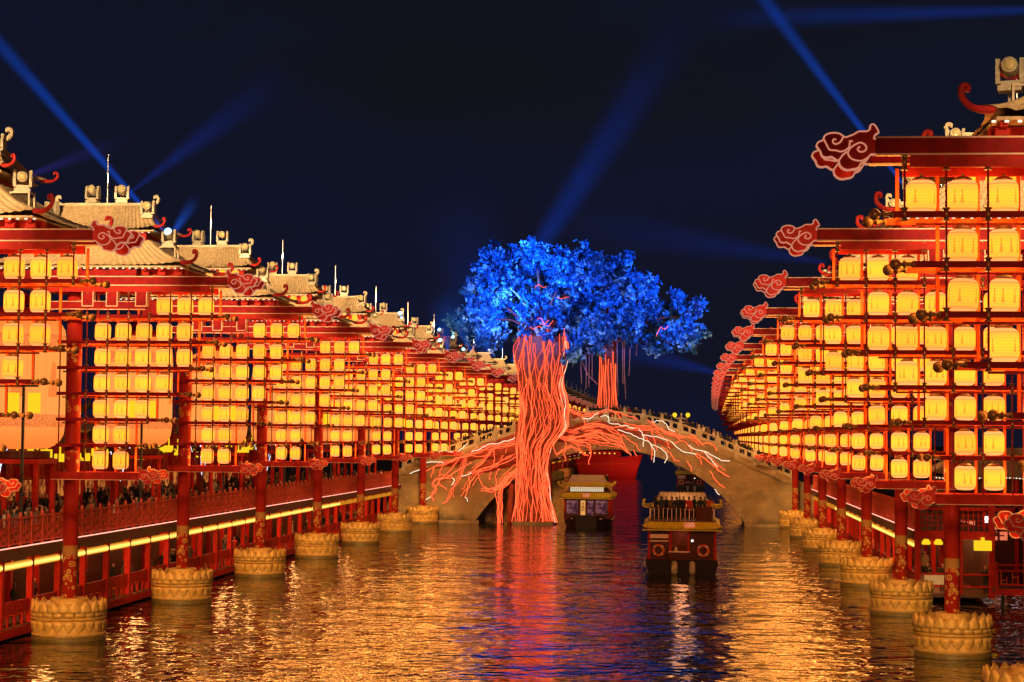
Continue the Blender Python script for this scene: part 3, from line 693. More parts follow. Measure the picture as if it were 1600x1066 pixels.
# ------------------------------------------------------------------ shopfronts, stalls and bare trees behind the upper walkway
for i in range(9):
    y = 84+i*15.2
    t = thing('shopfront', 'red timber shopfront with square fretwork behind the walkway crowd', 'shop', (-48.5, y, 4.1), 0, 'shopfronts behind the upper walkway')
    ob('wall', cached('shw', lambda: MB().bx(-3, -.1, 0, 14.6, 0, 6.2).mesh('wall', 'red')), t)
    for q in range(5): ob('post', cached('shp', lambda: MB().bx(-.1, .2, -.15, .15, 0, 6.0).mesh('post', 'red')), t, (0, .4+q*3.45, 0))
    ob('eave', cached('she', lambda: MB().prism([(-3.2, 6.9), (1.2, 5.9), (1.2, 6.1), (-3.2, 7.2)], -.2, 14.8).mesh('eave', 'tile')), t)
    for q in range(4):
        f = ob('fretwork', cached('shf', lambda: MB().bx(-.1, .0, .3, 3.1, 2.4, 2.5).bx(-.1, .0, .3, 3.1, 4.2, 4.3).bx(-.1, .0, 1.2, 1.3, 2.5, 4.2).bx(-.1, 0, 2.1, 2.2, 2.5, 4.2).bx(-.1, 0, 1.3, 2.1, 3.3, 3.4).mesh('fretwork', 'orange')), t, (0, .4+q*3.45, 0))
    ob('lit_window', cached('shl', lambda: MB().bx(-.12, -.09, .8, 13.8, .9, 2.3).mesh('lit_window', 'shopglow')), t)
    for q in range(5):
        tag(ob('hanging_box_lantern', cached('hbl', lambda: MB().bx(-.35, .35, -.3, .3, -.3, .3).bx(-.05, .05, -.05, .05, .3, 1.2).mesh('hanging_box_lantern', 'boxlantern')), None, (-46.4, y+1.2+q*3.1, 8.3+.3*math.sin(q*5+i))), 'yellow box lantern hanging before a red shopfront', 'lantern', 'box lanterns before the shopfronts')
for i, (y, x) in enumerate([(88, -37.4), (104, -38.3), (126, -37.6), (150, -38.2), (172, -37.8), (196, -38.0)]):
    t = thing('bare_tree', 'bare tree on the walkway with its trunk wrapped in white light strings', 'tree', (x, y, 4.1), 0, 'bare trees behind the walkway')
    tr = MB(); wr = MB(); r0 = np.random.default_rng(i)
    tr.tube([(0, 0, 0), (.1, 0, 1.5), (0, .1, 3)], [.22, .19, .16], 7)
    for q in range(7):
        a = q*.9+i; p = [(0, .1, 2.2+q*.15)]
        for h in range(5): p.append((p[-1][0]+math.cos(a)*(.35+.1*h)*r0.uniform(.6, 1.2), p[-1][1]+math.sin(a)*.4, p[-1][2]+r0.uniform(.7, 1.3)))
        p = smooth_line(p, 2); tr.tube(p, np.linspace(.11, .02, len(p)), 5)
        if q % 2 == 0: wr.tube(p[:7]+np.array([.1, -.12, 0]), .03, 4)
    ob('trunk', tr.mesh('trunk', 'bark', True), t); ob('light_string', wr.mesh('light_string', glow('string_white', (.8, .85, 1), 1.5) if i == 0 else 'string'), t) if i == 0 else None
    if i == 0: M['string'] = bpy.data.materials['string_white']
    else: ob('light_string', wr.mesh('light_string', 'string'), t)
    lf = MB()
    for q in range(260):
        c = np.array([r0.normal(0, 1.3), r0.normal(0, 1.3), r0.uniform(4, 8.5)]); d1 = r0.normal(size=3)*.16; d2 = r0.normal(size=3)*.16
        lf.add([c-d1, c+d2, c+d1, c-d2], [(0, 1, 2, 3)])
    ob('foliage', lf.mesh('foliage', plain('dry_leaves', (.12, .09, .04), .8) if i == 0 else bpy.data.materials['dry_leaves']), t)

# ------------------------------------------------------------------ low jetty and buildings behind the right-hand towers
j = thing('jetty', 'low red jetty with lattice railing crossing the dark water', 'jetty', (18.9, 119.5, 0))
ob('deck', MB().bx(0, 14, 0, 2.2, .75, 1.).mesh('deck', 'deck'), j); ob('fascia', MB().bx(0, 14, -.12, -.02, .6, 1.02).mesh('fascia', 'red'), j)
for i in range(6): ob('rail_post', cached('jp', lambda: MB().bx(-.08, .08, -.1, .06, 1.02, 2.6).mesh('rail_post', 'red')), j, (.1+i*2.7, 0, 0)); ob('pile', cached('jpi', lambda: MB().bx(-.1, .1, .8, 1., -1.5, .75).mesh('pile', 'black')), j, (.6+i*2.7, 0, 0))
for z in (1.25, 2.1, 2.45): ob('rail', MB().bx(0, 14, -.05, .02, z-.05, z+.05).mesh('rail', 'red'), j)
lt = MB()
for q in range(20):
    x = .35+q*.68; lt.bx(x-.025, x+.025, -.04, 0, 1.3, 2.05)
    lt.bx(x, x+.34, -.035, -.005, 1.5+.2*(q % 2), 1.55+.2*(q % 2)); lt.bx(x+.32, x+.36, -.035, -.005, 1.3, 1.75)
ob('lattice_panel', lt.mesh('lattice_panel', 'orange'), j)
for i, (x0, x1, y, h, nm) in enumerate([(20, 33, 150, 7.2, 'dark teahouse with lit red fret windows behind the low jetty'), (34.5, 50, 168, 9.5, 'dark hall with a string-lit roof edge beyond the teahouse')]):
    t = thing('teahouse' if i == 0 else 'hall', nm, 'building', (x0, y, 0)); wd = x1-x0
    ob('wall', MB().bx(0, wd, 0, 8, -.5, h).mesh('wall', 'wood'), t)
    ob('roof', roof_mb(wd/2+1, 5, h, wd/2-2, .4, h+2.2, .4, 40, 20).mesh('roof', 'tile'), t, (wd/2, 4, 0))
    st = MB()
    for q in np.arange(-.8, wd+.8, .25): st.box((q, -.9, h-.12+.1*math.sin(q)**2), (.08, .08, .08))
    ob('light_strip', st.mesh('light_strip', 'eaveled'), t)
    ob('beam', MB().bx(-.3, wd+.3, -.5, -.1, h-2.6, h-2.3).mesh('beam', 'red'), t)
    for q in range(6):
        ob('post', MB().bx(-.15, .15, -.5, -.2, -.4, h-.2).mesh('post', 'red'), t, (.4+q*(wd-.8)/5, 0, 0))
    for q in range(5):
        f = ob('window', MB().bx(0, 1.3, -.1, -.04, 0, 1.5).mesh('window', 'signlight'), t, (.9+q*(wd-.8)/5, 0, 2.4))
        ob('fret', MB().bx(-.05, 1.35, -.16, -.11, .65, .8).bx(.55, .72, -.16, -.11, -.05, 1.55).bx(.25, 1.05, -.155, -.115, .3, .4).bx(.25, 1.05, -.155, -.115, 1.1, 1.2).mesh('fret', 'darkred'), f)
    for q in range(3): ob('white_lamp', MB().bx(-.12, .12, -.62, -.52, -.25, .25).mesh('white_lamp', 'whitelight'), t, (3+q*1.1, 0, h-3.2)) if i == 0 else None

# ------------------------------------------------------------------ stone arch bridge
BC, BHW = -9.0, 23.4                       # crown of the bridge, half length
_dp = np.polyfit([-34, -31.5, -27, -19.7, -12, -8, 0, 4.1, 8.15, 13.3, 16], [6.9, 7.6, 8.8, 11.2, 13.0, 13.0, 11.5, 10., 8.3, 6.3, 5.4], 5)
def deck_z(x): return float(np.polyval(_dp, x))   # top of the balustrade
AC, AH, AR = -8.4, 15.6, 8.6               # arch centre, half span, rise
ARAD = (AH**2+AR**2)/(2*AR)
def arch_z(x):
    d = x-AC
    return math.sqrt(max(0, ARAD**2-d*d))-(ARAD-AR) if abs(d) < AH else -1.
br = thing('stone_bridge', 'humped stone arch bridge spanning the canal, draped with neon roots', 'bridge', (0, 0, 0))
xs = np.unique(np.concatenate([np.linspace(BC-BHW-1.2, BC+BHW+1.2, 90), [AC-AH, AC+AH]]))
v = []; f = []
for x in xs:
    top = deck_z(x)-1.05; bot = max(-1., arch_z(x))
    if abs(x-AC) >= AH-1e-6: bot = -1.
    for y in (BRY, BRY+10): v += [(x, y, top), (x, y, bot)]
for i in range(len(xs)-1):
    a, b = i*4, i*4+4
    f += [(a, a+1, b+1, b), (a+2, b+2, b+3, a+3), (a, b, b+2, a+2), (a+1, a+3, b+3, b+1)]
body = MB().add(v, f); body.f += [(0, 2, 3, 1), (len(v)-4, len(v)-3, len(v)-1, len(v)-2)]
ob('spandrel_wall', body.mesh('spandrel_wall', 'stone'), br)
n_ = 26; a0 = math.asin(AH/ARAD)
for i in range(n_):
    t0 = -a0+2*a0*(i+.04)/n_; t1 = -a0+2*a0*(i+.96)/n_; P = []
    for rr in (ARAD-.02, ARAD+.85):
        P.append([(AC+rr*math.sin(t), rr*math.cos(t)-(ARAD-AR)) for t in (t0, t1)])
    ob('voussoir', MB().prism([P[0][0], P[0][1], P[1][1], P[1][0]], BRY-.1-.03*(i % 2), BRY+.2).mesh('voussoir', 'archstone'), br)
cx = np.linspace(BC-BHW-1, BC+BHW+1, 60)
cb = MB()
for a, b in zip(cx[:-1], cx[1:]):
    za, zb = deck_z(a)-1.62, deck_z(b)-1.62
    cb.prism([(a, za-.22), (b, zb-.22), (b, zb+.1), (a, za+.1)], BRY-.22, BRY+.0)
ob('cornice', cb.mesh('cornice', 'archstone'), br)
px_ = np.arange(BC-BHW+.2, BC+BHW, 2.12)
for yy, nm in ((BRY+.15, 'front'), (BRY+9.8, 'rear')):
    for i, x in enumerate(px_):
        z = deck_z(x)
        ob('balustrade_post', cached('bpost', lambda: MB().bx(-.17, .17, -.17, .17, -1.6, .12).bx(-.13, .13, -.13, .13, .12, .38).lathe([(.1, .38), (.15, .44), (.12, .55), (.03, .6)], 8).mesh('balustrade_post', 'marble')), br, (x, yy, z))
        if i+1 < len(px_):
            x1 = px_[i+1]; z1 = deck_z(x1); pb = MB()
            def bar(fa, fb, h0, h1):
                a, b = x+.17+(x1-x-.34)*fa, x+.17+(x1-x-.34)*fb; za, zb = z+(z1-z)*(a-x)/(x1-x), z+(z1-z)*(b-x)/(x1-x)
                pb.prism([(a, za+h0), (b, zb+h0), (b, zb+h1), (a, za+h1)], yy-.09, yy+.09)
            bar(0, 1, -1.58, -.72); bar(0, 1, -.18, 0)
            for fa, fb in ((0, .1), (.42, .58), (.9, 1)): bar(fa, fb, -.72, -.18)
            ob('balustrade_panel', pb.mesh('balustrade_panel', 'marble'), br)
# low quay at the left foot of the bridge
ob('quay_steps', MB().prism([(-34, -1), (-27.5, -1), (-28.5, .35), (-30., .9), (-31.5, 1.8), (-33, 2.4), (-34, 2.5)], BRY-1.4, BRY-.12).mesh('quay_steps', 'archstone'), br)
ob('foot_plinth', MB().bx(-33, -23.4, BRY-.35, BRY-.11, -1, .3).mesh('foot_plinth', 'archstone'), br); ob('foot_plinth', MB().bx(6.9, 14, BRY-.35, BRY-.11, -1, .3).mesh('foot_plinth', 'archstone'), br)
for x in (-.3, -17.5):
    if x < -5: continue
    t = thing('bridge_lamp', 'twin-globe yellow lamp standing on the bridge balustrade', 'lamp', (x, BRY+.9, deck_z(x)-1.5))
    ob('pole', MB().lathe([(.16, 0), (.16, .3), (.09, .4), (.08, 2.4), (.14, 2.5), (.06, 2.75)], 8).mesh('pole', 'marble'), t)
    ob('arm', MB().tube([(-.75, 0, 2.2), (-.4, 0, 2.05), (0, 0, 2.2), (.4, 0, 2.05), (.75, 0, 2.2)], .06, 6).mesh('arm', 'marble'), t)
    for sx in (-.75, .75): ob('globe', MB().lathe([(.26*math.sin(a), -.26*math.cos(a)) for a in np.linspace(.1, 3.04, 8)], 12, (sx, 0, 2.48)).mesh('globe', 'globe', True), t)

# ------------------------------------------------------------------ the great banyan with neon roots
tree = thing('neon_banyan_tree', 'huge blue-lit banyan tree with glowing orange neon roots over the bridge', 'tree', (-16.9, 218.4, 0))
TO = np.array([-16.9, 218.4, 0])
TZ = [-.6, 0, 3, 6.3, 9, 11, 13, 16, 18.5, 20, 21.4]
def at2(px, py): return at(px, py, 217.)[0]
TLx = [-19.4, -19.3, -19.0, -18.8, -18.9, -18.9, -18.6, -18.8, -19.1, -19.2, -19.0]
TRx = [-14.4, -14.5, -15.2, -15.6, -15.0, -13.2, -13.2, -14.0, -13.5, -13.3, -13.4]
def trunk_pt(a, z, out=0.):
    l, r = np.interp(z, TZ, TLx), np.interp(z, TZ, TRx); c, hw = (l+r)/2, (r-l)/2
    hy = min(1.9, hw*.8); cy_ = 218.2+np.interp(z, [0, 13, 21], [0, .3, 1.0])
    k = 1+.07*math.sin(5*a+z*.5)+.05*math.sin(9*a-z*.8)
    return np.array([c+(hw*k+out)*math.cos(a), cy_+(hy*k+out)*math.sin(a), z])-TO
tb = MB(); na, nz = 28, 34
zs = np.linspace(-.6, 21.4, nz)
tb.add([trunk_pt(2*math.pi*q/na, z) for z in zs for q in range(na)], [(i*na+q, i*na+(q+1) % na, (i+1)*na+(q+1) % na, (i+1)*na+q) for i in range(nz-1) for q in range(na)])
trunk = ob('trunk', tb.mesh('trunk', 'bark', True), tree)
ob('foot', MB().prism([(-2.5, -.8), (2.4, -.8), (2.2, .4), (-2.3, .4)], -2.2, .6).mesh('foot', 'archstone'), tree)
def tubeob(pts, r, mat, parent, name='neon_tube', n=5): return ob(name, MB().tube(pts, r, n).mesh(name, mat), parent)
for i in range(88):                                  # tubes running down the camera side of the trunk
    a = -math.pi*rng.uniform(-.12, 1.12)
    z1 = 21.3+rng.uniform(-.8, 1.2) if rng.random() < .6 else rng.uniform(7, 20)
    z0 = max(.25, z1-rng.uniform(7, 22)) if rng.random() < .65 else .25
    k = max(7, int((z1-z0)*1.1)); ph = rng.uniform(0, 6.28); w1, w2 = rng.uniform(.02, .09), rng.uniform(.03, .11)
    pts = []; da = 0
    for q in range(k+1):
        z = z1+(z0-z1)*q/k; da += rng.normal(0, .035)
        pts.append(trunk_pt(a+da+w1*math.sin(z*1.7+ph)+w2*math.sin(z*.55+ph*2), z, .06))
    tubeob(smooth_line(pts, 2), rng.uniform(.02, .036), 'neonwhite' if i % 40 == 7 else 'neon', tree, n=4)
LT = [[(0,560),(80,530),(150,460),(300,470)], [(240,385),(310,360),(400,375),(450,345),(500,305)], [(545,375),(620,340),(680,310),(780,290),(880,265),(960,225)]]
LO = [[(300,472),(440,420),(530,380),(640,335),(730,320),(960,285)],[(90,580),(160,535),(240,495),(340,470),(440,415)],[(185,595),(200,545),(215,510)],[(260,580),(275,520),(300,480)],
 [(185,765),(255,640),(330,560),(440,425)],[(210,805),(195,755),(240,690),(205,650),(235,605),(300,600),(360,585)],[(325,705),(275,665),(255,620),(265,600)],[(370,600),(380,555),(460,510),(545,465)],
 [(290,820),(350,780),(370,700),(430,620),(460,510),(490,420)],[(450,760),(500,700),(525,650),(600,560),(630,530)],[(485,770),(520,680),(520,580)],[(500,575),(560,530),(650,450),(730,350),(800,330),(960,295)],
 [(540,405),(640,410),(720,370)],[(540,560),(640,520),(760,480),(850,430),(960,385)],[(600,550),(720,520),(800,480),(960,405)],[(740,475),(745,420),(735,350)],[(700,620),(705,570),(720,545)],[(765,680),(755,570),(790,520)],
 [(800,440),(840,370),(850,340)],[(600,560),(615,620),(650,670),(720,700),(770,680),(830,610),(880,550),(960,500)],[(630,690),(700,695),(760,685),(850,600),(965,520)],[(625,710),(700,725),(740,710),(800,650),(870,590),(965,550)],
 [(440,420),(560,395),(700,345),(960,300)],[(470,420),(600,370),(760,315),(960,270)],[(560,540),(700,500),(820,450),(960,395)]]
LEG = [[(770,1000),(765,800),(750,720),(800,670),(880,600)],[(790,1000),(785,800),(790,700),(850,650),(940,570)],[(815,990),(810,800),(815,700),(880,640)],[(780,1000),(775,850),(780,750),(800,680)],[(800,995),(800,850),(795,720),(860,630)]]
LW = [[(110,815),(185,765)],[(370,660),(390,625),(375,600)],[(510,805),(485,770)],[(455,580),(500,575),(540,545)]]
RO = [[(60,380),(150,440),(240,430),(330,380),(430,355),(560,385),(680,370)],[(80,430),(180,480),(300,420),(420,425),(500,480),(560,510),(620,530),(690,610)],[(120,460),(230,500),(340,500),(440,520),(600,545),(690,610),(720,630)],
 [(150,480),(260,520),(330,530),(360,570),(345,720)],[(170,460),(300,430),(450,430),(540,470),(640,520),(690,590)],[(200,440),(350,370),(470,370),(600,430),(640,520)],[(0,450),(40,500),(30,580),(60,640)],[(60,470),(140,520),(125,620),(135,690)],
 [(60,630),(120,590),(180,560),(250,590),(310,640)],[(240,540),(270,590),(340,640)],[(140,200),(200,260),(280,290),(310,360)],[(60,140),(140,200),(260,265),(380,270),(520,230),(600,270),(625,310)],[(520,230),(640,270),(720,290),(780,320)],
 [(660,345),(720,360),(830,375),(910,380)],[(870,325),(930,370),(1010,420),(1100,440),(1160,515)],[(690,400),(830,405),(910,410),(960,430),(1000,470),(1075,515)],[(820,450),(900,540),(905,680)],[(990,560),(1070,620),(1110,680),(1150,690)],
 [(1020,435),(1140,470),(1200,480),(1260,485),(1310,490),(1355,550)],[(1255,455),(1290,470),(1350,530),(1420,530),(1470,560),(1480,600)],[(1030,515),(1070,575)],[(1100,530),(1190,515),(1250,570),(1270,600)],[(1310,630),(1400,680),(1480,750),(1540,800),(1600,830)],
 [(1220,690),(1250,730),(1260,780)],[(1300,630),(1340,670),(1355,720)],[(1430,775),(1460,850),(1530,910),(1555,930)],[(640,450),(700,500),(760,540),(800,600)],[(900,410),(930,500),(950,590)],[(560,540),(650,560),(720,640)],[(740,590),(770,645)],
 [(-20,340),(60,420),(160,470),(280,470),(400,450),(520,520)],[(-40,380),(60,450),(200,490),(320,450),(460,440),(600,480),(650,540)],[(-20,420),(90,480),(220,510),(380,480),(500,500)],[(0,300),(90,400),(190,440),(300,395),(440,380),(540,420),(640,470)]]
RW = [[(290,300),(350,315),(400,280),(430,260)],[(450,295),(500,285),(520,300),(525,345),(600,360),(680,380),(790,410),(820,460),(830,560)],[(910,340),(1000,330),(1060,400),(1110,425)],[(600,410),(700,440),(780,480),(850,500),(920,580),(930,650),(920,700)],
 [(820,450),(920,470),(1000,490),(1090,530),(1180,600),(1300,630)],[(890,530),(990,580),(1040,650),(1020,705)],[(1230,550),(1310,590),(1400,610),(1470,650),(1540,685),(1600,690)],[(1370,600),(1430,670),(1490,740)],[(1465,940),(1510,990)]]
def facept(ox, oy, sc_, p, lift): return at(ox+p[0]/sc_, oy+p[1]/sc_, BRY-.33-lift) - TO
def wiggle(q):
    q = smooth_line(q, 4); d = rng.normal(0, .05, q.shape); d[0] = d[-1] = 0; return q+d
for lst, o_, mat in ((LT, (640, 640, 5.609), 'neonwhite'), (LO, (640, 640, 5.609), 'neon'), (LEG, (640, 640, 5.609), 'neon'), (LW, (640, 640, 5.609), 'neonwhite'), (RO, (860, 600, 5.714), 'neon'), (RW, (860, 600, 5.714), 'neonwhite')):
    for i, ln in enumerate(lst):
        tubeob(wiggle([facept(*o_, p, .12*(i % 4)) for p in ln]), .045, mat, tree)
for o_, lst in (((640, 640, 5.609), LO), ((860, 600, 5.714), RO)):       # finer strands running beside the long roots
    for ln in lst:
        if len(ln) < 5: continue
        for r_ in range(3):
            dx, dy = rng.normal(0, 14), rng.normal(0, 16); L_ = ln[:max(3, int(len(ln)*rng.uniform(.5, 1)))] if o_[0] > 800 else ln[-max(3, int(len(ln)*rng.uniform(.5, 1))):]
            tubeob(wiggle([facept(*o_, (p[0]+dx+rng.normal(0, 5), p[1]+dy+rng.normal(0, 5)), .1+.1*r_) for p in L_]), .023, 'neon', tree, n=4)
# thick roots under the tubes
for ox, oy, s_, ln, r0, r1 in ((640, 640, 5.609, [(980,270),(760,330),(560,400),(380,470),(200,560),(60,600)], 1.1, .15), (640, 640, 5.609, [(980,400),(780,470),(600,545),(480,640),(330,760)], 1.1, .12),
    (640, 640, 5.609, [(980,520),(860,600),(760,690),(680,700)], .6, .3), (640, 640, 5.609, [(980,330),(820,370),(640,400),(440,430)], 1.3, .3), (860, 600, 5.714, [(-60,330),(80,430),(240,460),(430,400),(640,400),(860,470),(1080,560),(1300,640),(1500,760)], 1.4, .12),
    (860, 600, 5.714, [(-60,400),(120,480),(330,510),(560,530),(700,620)], .95, .15), (860, 600, 5.714, [(120,460),(350,390),(560,380),(820,400),(1050,440),(1250,480),(1470,590)], 1.0, .12), (860, 600, 5.714, [(40,200),(180,270),(360,290),(520,250),(640,290)], .45, .2),
    (640, 640, 5.609, [(795,1010),(790,820),(785,720),(850,640)], .42, .45), (640, 640, 5.609, [(880,1010),(885,820),(900,650)], .35, .4), (640, 640, 5.609, [(1210,1010),(1200,700),(1190,380)], .6, .7)):
    q = smooth_line([facept(ox, oy, s_, p, -.75) for p in ln], 4)
    ob('root', MB().tube(q, np.linspace(r0, r1, len(q))*(1+rng.normal(0, .06, len(q))), 9).mesh('root', 'bark', True), tree)
# second trunk rising behind the crown of the bridge, with its own tubes
def t2(a, z, out=0):
    r = np.interp(z, [11, 13.5, 16, 19, 21.5], [1.7, 1.15, .95, .9, 1.0])+out; return np.array([-8.95+r*math.cos(a), 226+r*math.sin(a), z])-TO
zz = np.linspace(11.2, 21.5, 14)
ob('second_trunk', MB().add([t2(2*math.pi*q/16, z) for z in zz for q in range(16)], [(i*16+q, i*16+(q+1) % 16, (i+1)*16+(q+1) % 16, (i+1)*16+q) for i in range(13) for q in range(16)]).mesh('second_trunk', 'bark', True), tree)
for i in range(11):
    a = -math.pi*(.08+.09*i+rng.uniform(-.03, .03)); z1 = rng.uniform(17, 21.5)
    tubeob([t2(a+.08*math.sin(z*1.1+i), z, .06) for z in np.linspace(z1, 11.8, 12)], .04, 'neon', tree, n=4)
for px, y0_, y1_ in ((907, 552, 600), (915, 565, 608), (921, 558, 605), (925, 560, 595), (957, 555, 575), (964, 535, 618), (973, 545, 600), (976, 540, 624), (984, 548, 588), (995, 545, 556)):
    p0, p1 = at(px, y0_-14, 222)-TO, at(px+rng.uniform(-2, 2), y1_, 222)-TO
    ob('aerial_root', MB().tube([p0, (p0+p1)/2+rng.normal(0, .05, 3), p1], [.07, .05, .03], 5).mesh('aerial_root', 'strand'), tree)
ob('aerial_root', MB().tube([at(907, 560, 223)-TO, at(918, 585, 223)-TO, at(933, 600, 225)-TO], .08, 5).mesh('aerial_root', 'strand'), tree)
# limbs
T0 = trunk_pt(0, 20.5)*0+np.array([-16.2, 219, 20.6])-TO
for px, py, Y, r in ((760, 470, 216, .4), (797, 450, 213.5, .35), (775, 500, 213, .3), (840, 420, 219, .5), (900, 440, 221, .5), (870, 455, 214, .35), (1000, 470, 222, .4), (950, 420, 222, .4), (1060, 495, 222, .35), (885, 500, 214, .3)):
    e_ = at(px, py, Y)-TO; mid = T0*.45+e_*.55+np.array([0, 0, 1.2])
    s0 = T0 if px < 930 else np.array([-8.9, 226, 20.5])-TO
    mid = s0*.45+e_*.55+np.array([0, 0, 1.]); q = smooth_line([s0, mid, e_], 5)
    ob('limb', MB().tube(q, np.linspace(r*.75, r*.15, len(q)), 7).mesh('limb', 'paleroot' if px == 797 else 'bark', True), tree)
for px, py in ((845, 447), (848, 500), (855, 507), (838, 512), (1035, 513), (880, 466)):
    c = at(px, py, 213.2)-TO; q = smooth_line([c+np.array([d*1.1, rng.normal(0, .3), d*rng.normal(0, .5)+rng.normal(0, .1)]) for d in (-.6, -.2, .2, .6)], 3)
    tubeob(q, .032, 'neon', tree)
CLUMP = [(735,505,30),(712,500,16),(760,480,35),(742,452,20),(780,440,38),(772,405,25),(800,412,35),(840,400,28),(845,440,45),(800,490,42),(850,485,42),(890,420,35),(905,400,18),(930,420,35),(960,418,28),(978,404,11),(985,445,30),(900,470,42),(950,480,45),(1000,475,33),(1012,446,18),(990,510,34),(1040,492,28),(1052,520,26),(1075,490,24),(1085,522,18),(1020,535,16),(930,522,32),(900,515,28),(872,525,18),(820,510,22),(770,515,22),(895,556,16),(1090,474,9),(755,530,16),(848,388,14),(1060,465,10)]
lv = []; lfc = []
for (px, py, r) in CLUMP:
    Y = rng.uniform(213, 227) if r > 15 else rng.uniform(214, 219)
    c = at(px, py, Y)-TO; rad = r/14.*(Y/217)
    lobes = rng.normal(size=(6, 3)); lobes /= np.linalg.norm(lobes, axis=1)[:, None]
    for q in range(int(9+rad*rad*10)):
        d = rng.normal(size=3); d /= np.linalg.norm(d); d = d*(.82+.5*max(0., float(np.max(lobes @ d))-.7)/.3)
        cc = c+d*rad*np.array([1., 1.1, .92])*rng.uniform(.45, 1.12); sr = rng.uniform(.25, .6); cc = cc+np.array([0, 0, -.5*(rng.random() < .25)])
        m_ = 20
        off = rng.normal(size=(m_, 3))*sr*np.array([.6, .6, .55]); L1 = rng.normal(size=(m_, 3)); L1 /= np.linalg.norm(L1, axis=1)[:, None]
        L2_ = np.cross(L1, rng.normal(size=(m_, 3))); L2_ /= np.linalg.norm(L2_, axis=1)[:, None]+1e-6
        a_ = L1*rng.uniform(.22, .4, (m_, 1)); b_ = L2_*rng.uniform(.11, .2, (m_, 1)); P = cc+off
        base_i = len(lv)
        for h in range(m_):
            lv.extend([P[h]-a_[h], P[h]+b_[h], P[h]+a_[h], P[h]-b_[h]]); lfc.append((base_i+4*h, base_i+4*h+1, base_i+4*h+2, base_i+4*h+3))
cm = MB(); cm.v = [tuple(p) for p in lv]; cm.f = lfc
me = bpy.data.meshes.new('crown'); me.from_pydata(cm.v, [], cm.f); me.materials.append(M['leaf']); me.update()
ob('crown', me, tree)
# blue floodlights, where the lit blue heads stand on the roofs
BL = (.015, .17, 1)
for (x, y, z), tgt, pw in (((-26, 183, 22.5), (-17, 218, 28), 90000), ((-27, 204, 21), (-15, 219, 29.5), 45000), ((-24.5, 199, 20), (-20, 216, 26.5), 16000), ((6, 190, 21), (-3, 220, 28.5), 45000), ((9, 168, 21), (-10, 219, 30), 28000), ((-25.5, 227, 22), (-16, 222, 29), 30000)):
    spot('blue_flood', (x, y, z), tgt, pw*2.6, BL, 36, .8, .25)

# ------------------------------------------------------------------ tour boats
def hull_mb(hw, y0, y1, ztop, rake):
    mb = MB(); S = []
    ys = np.linspace(0, 1, 13)
    for t in ys:
        y = y0+(y1-y0)*t; k = 1-.55*max(0, (t-.7)/.3)**2; zt = ztop+.35*max(0, (t-.75)/.25)**2
        w_ = hw*k
        S.append([(-w_, y, zt), (-w_*1.02, y, zt-.25), (-w_*.93, y, .0), (-w_*.8, y, -.5), (w_*.8, y, -.5), (w_*.93, y, .0), (w_*1.02, y, zt-.25), (w_, y, zt)])
    n = 8; mb.add([p for s_ in S for p in s_], [(i*n+q, i*n+q+1, (i+1)*n+q+1, (i+1)*n+q) for i in range(12) for q in range(n-1)] + [tuple(range(n)), tuple(range(12*n+n-1, 12*n-1, -1))] + [(i*n, (i+1)*n, (i+1)*n+n-1, i*n+n-1) for i in range(12)])
    return mb
def skirt(x0, x1, y0, y1, z0, z1, inx):
    """sloping tiled eave round a rectangle, corrugated, corners turned up"""
    mb = MB(); C = [(x0, y0), (x1, y0), (x1, y1), (x0, y1)]; T = [(x0+inx, y0+inx), (x1-inx, y0+inx), (x1-inx, y1-inx), (x0+inx, y1-inx)]
    for k in range(4):
        e0, e1, t0, t1 = (np.array(q[(k+d) % 4], float) for q in (C, T) for d in (0, 1)); n = int(np.linalg.norm(e1-e0)/.14); v = []
        for j in range(4):
            t = j/3
            for i in range(n+1):
                s_ = i/n; p = (e0*(1-s_)+e1*s_)*(1-t)+(t0*(1-s_)+t1*s_)*t
                v.append((p[0], p[1], z0+(z1-z0)*t**1.2+.22*abs(2*s_-1)**9*(1-t)+(.04 if i % 2 else 0)))
        mb.add(v, [(j*(n+1)+i, j*(n+1)+i+1, (j+1)*(n+1)+i+1, (j+1)*(n+1)+i) for j in range(3) for i in range(n)])
    return mb.bx(x0+.05, x1-.05, y0+.05, y1-.05, z0-.12, z0-.03)
BM = {}
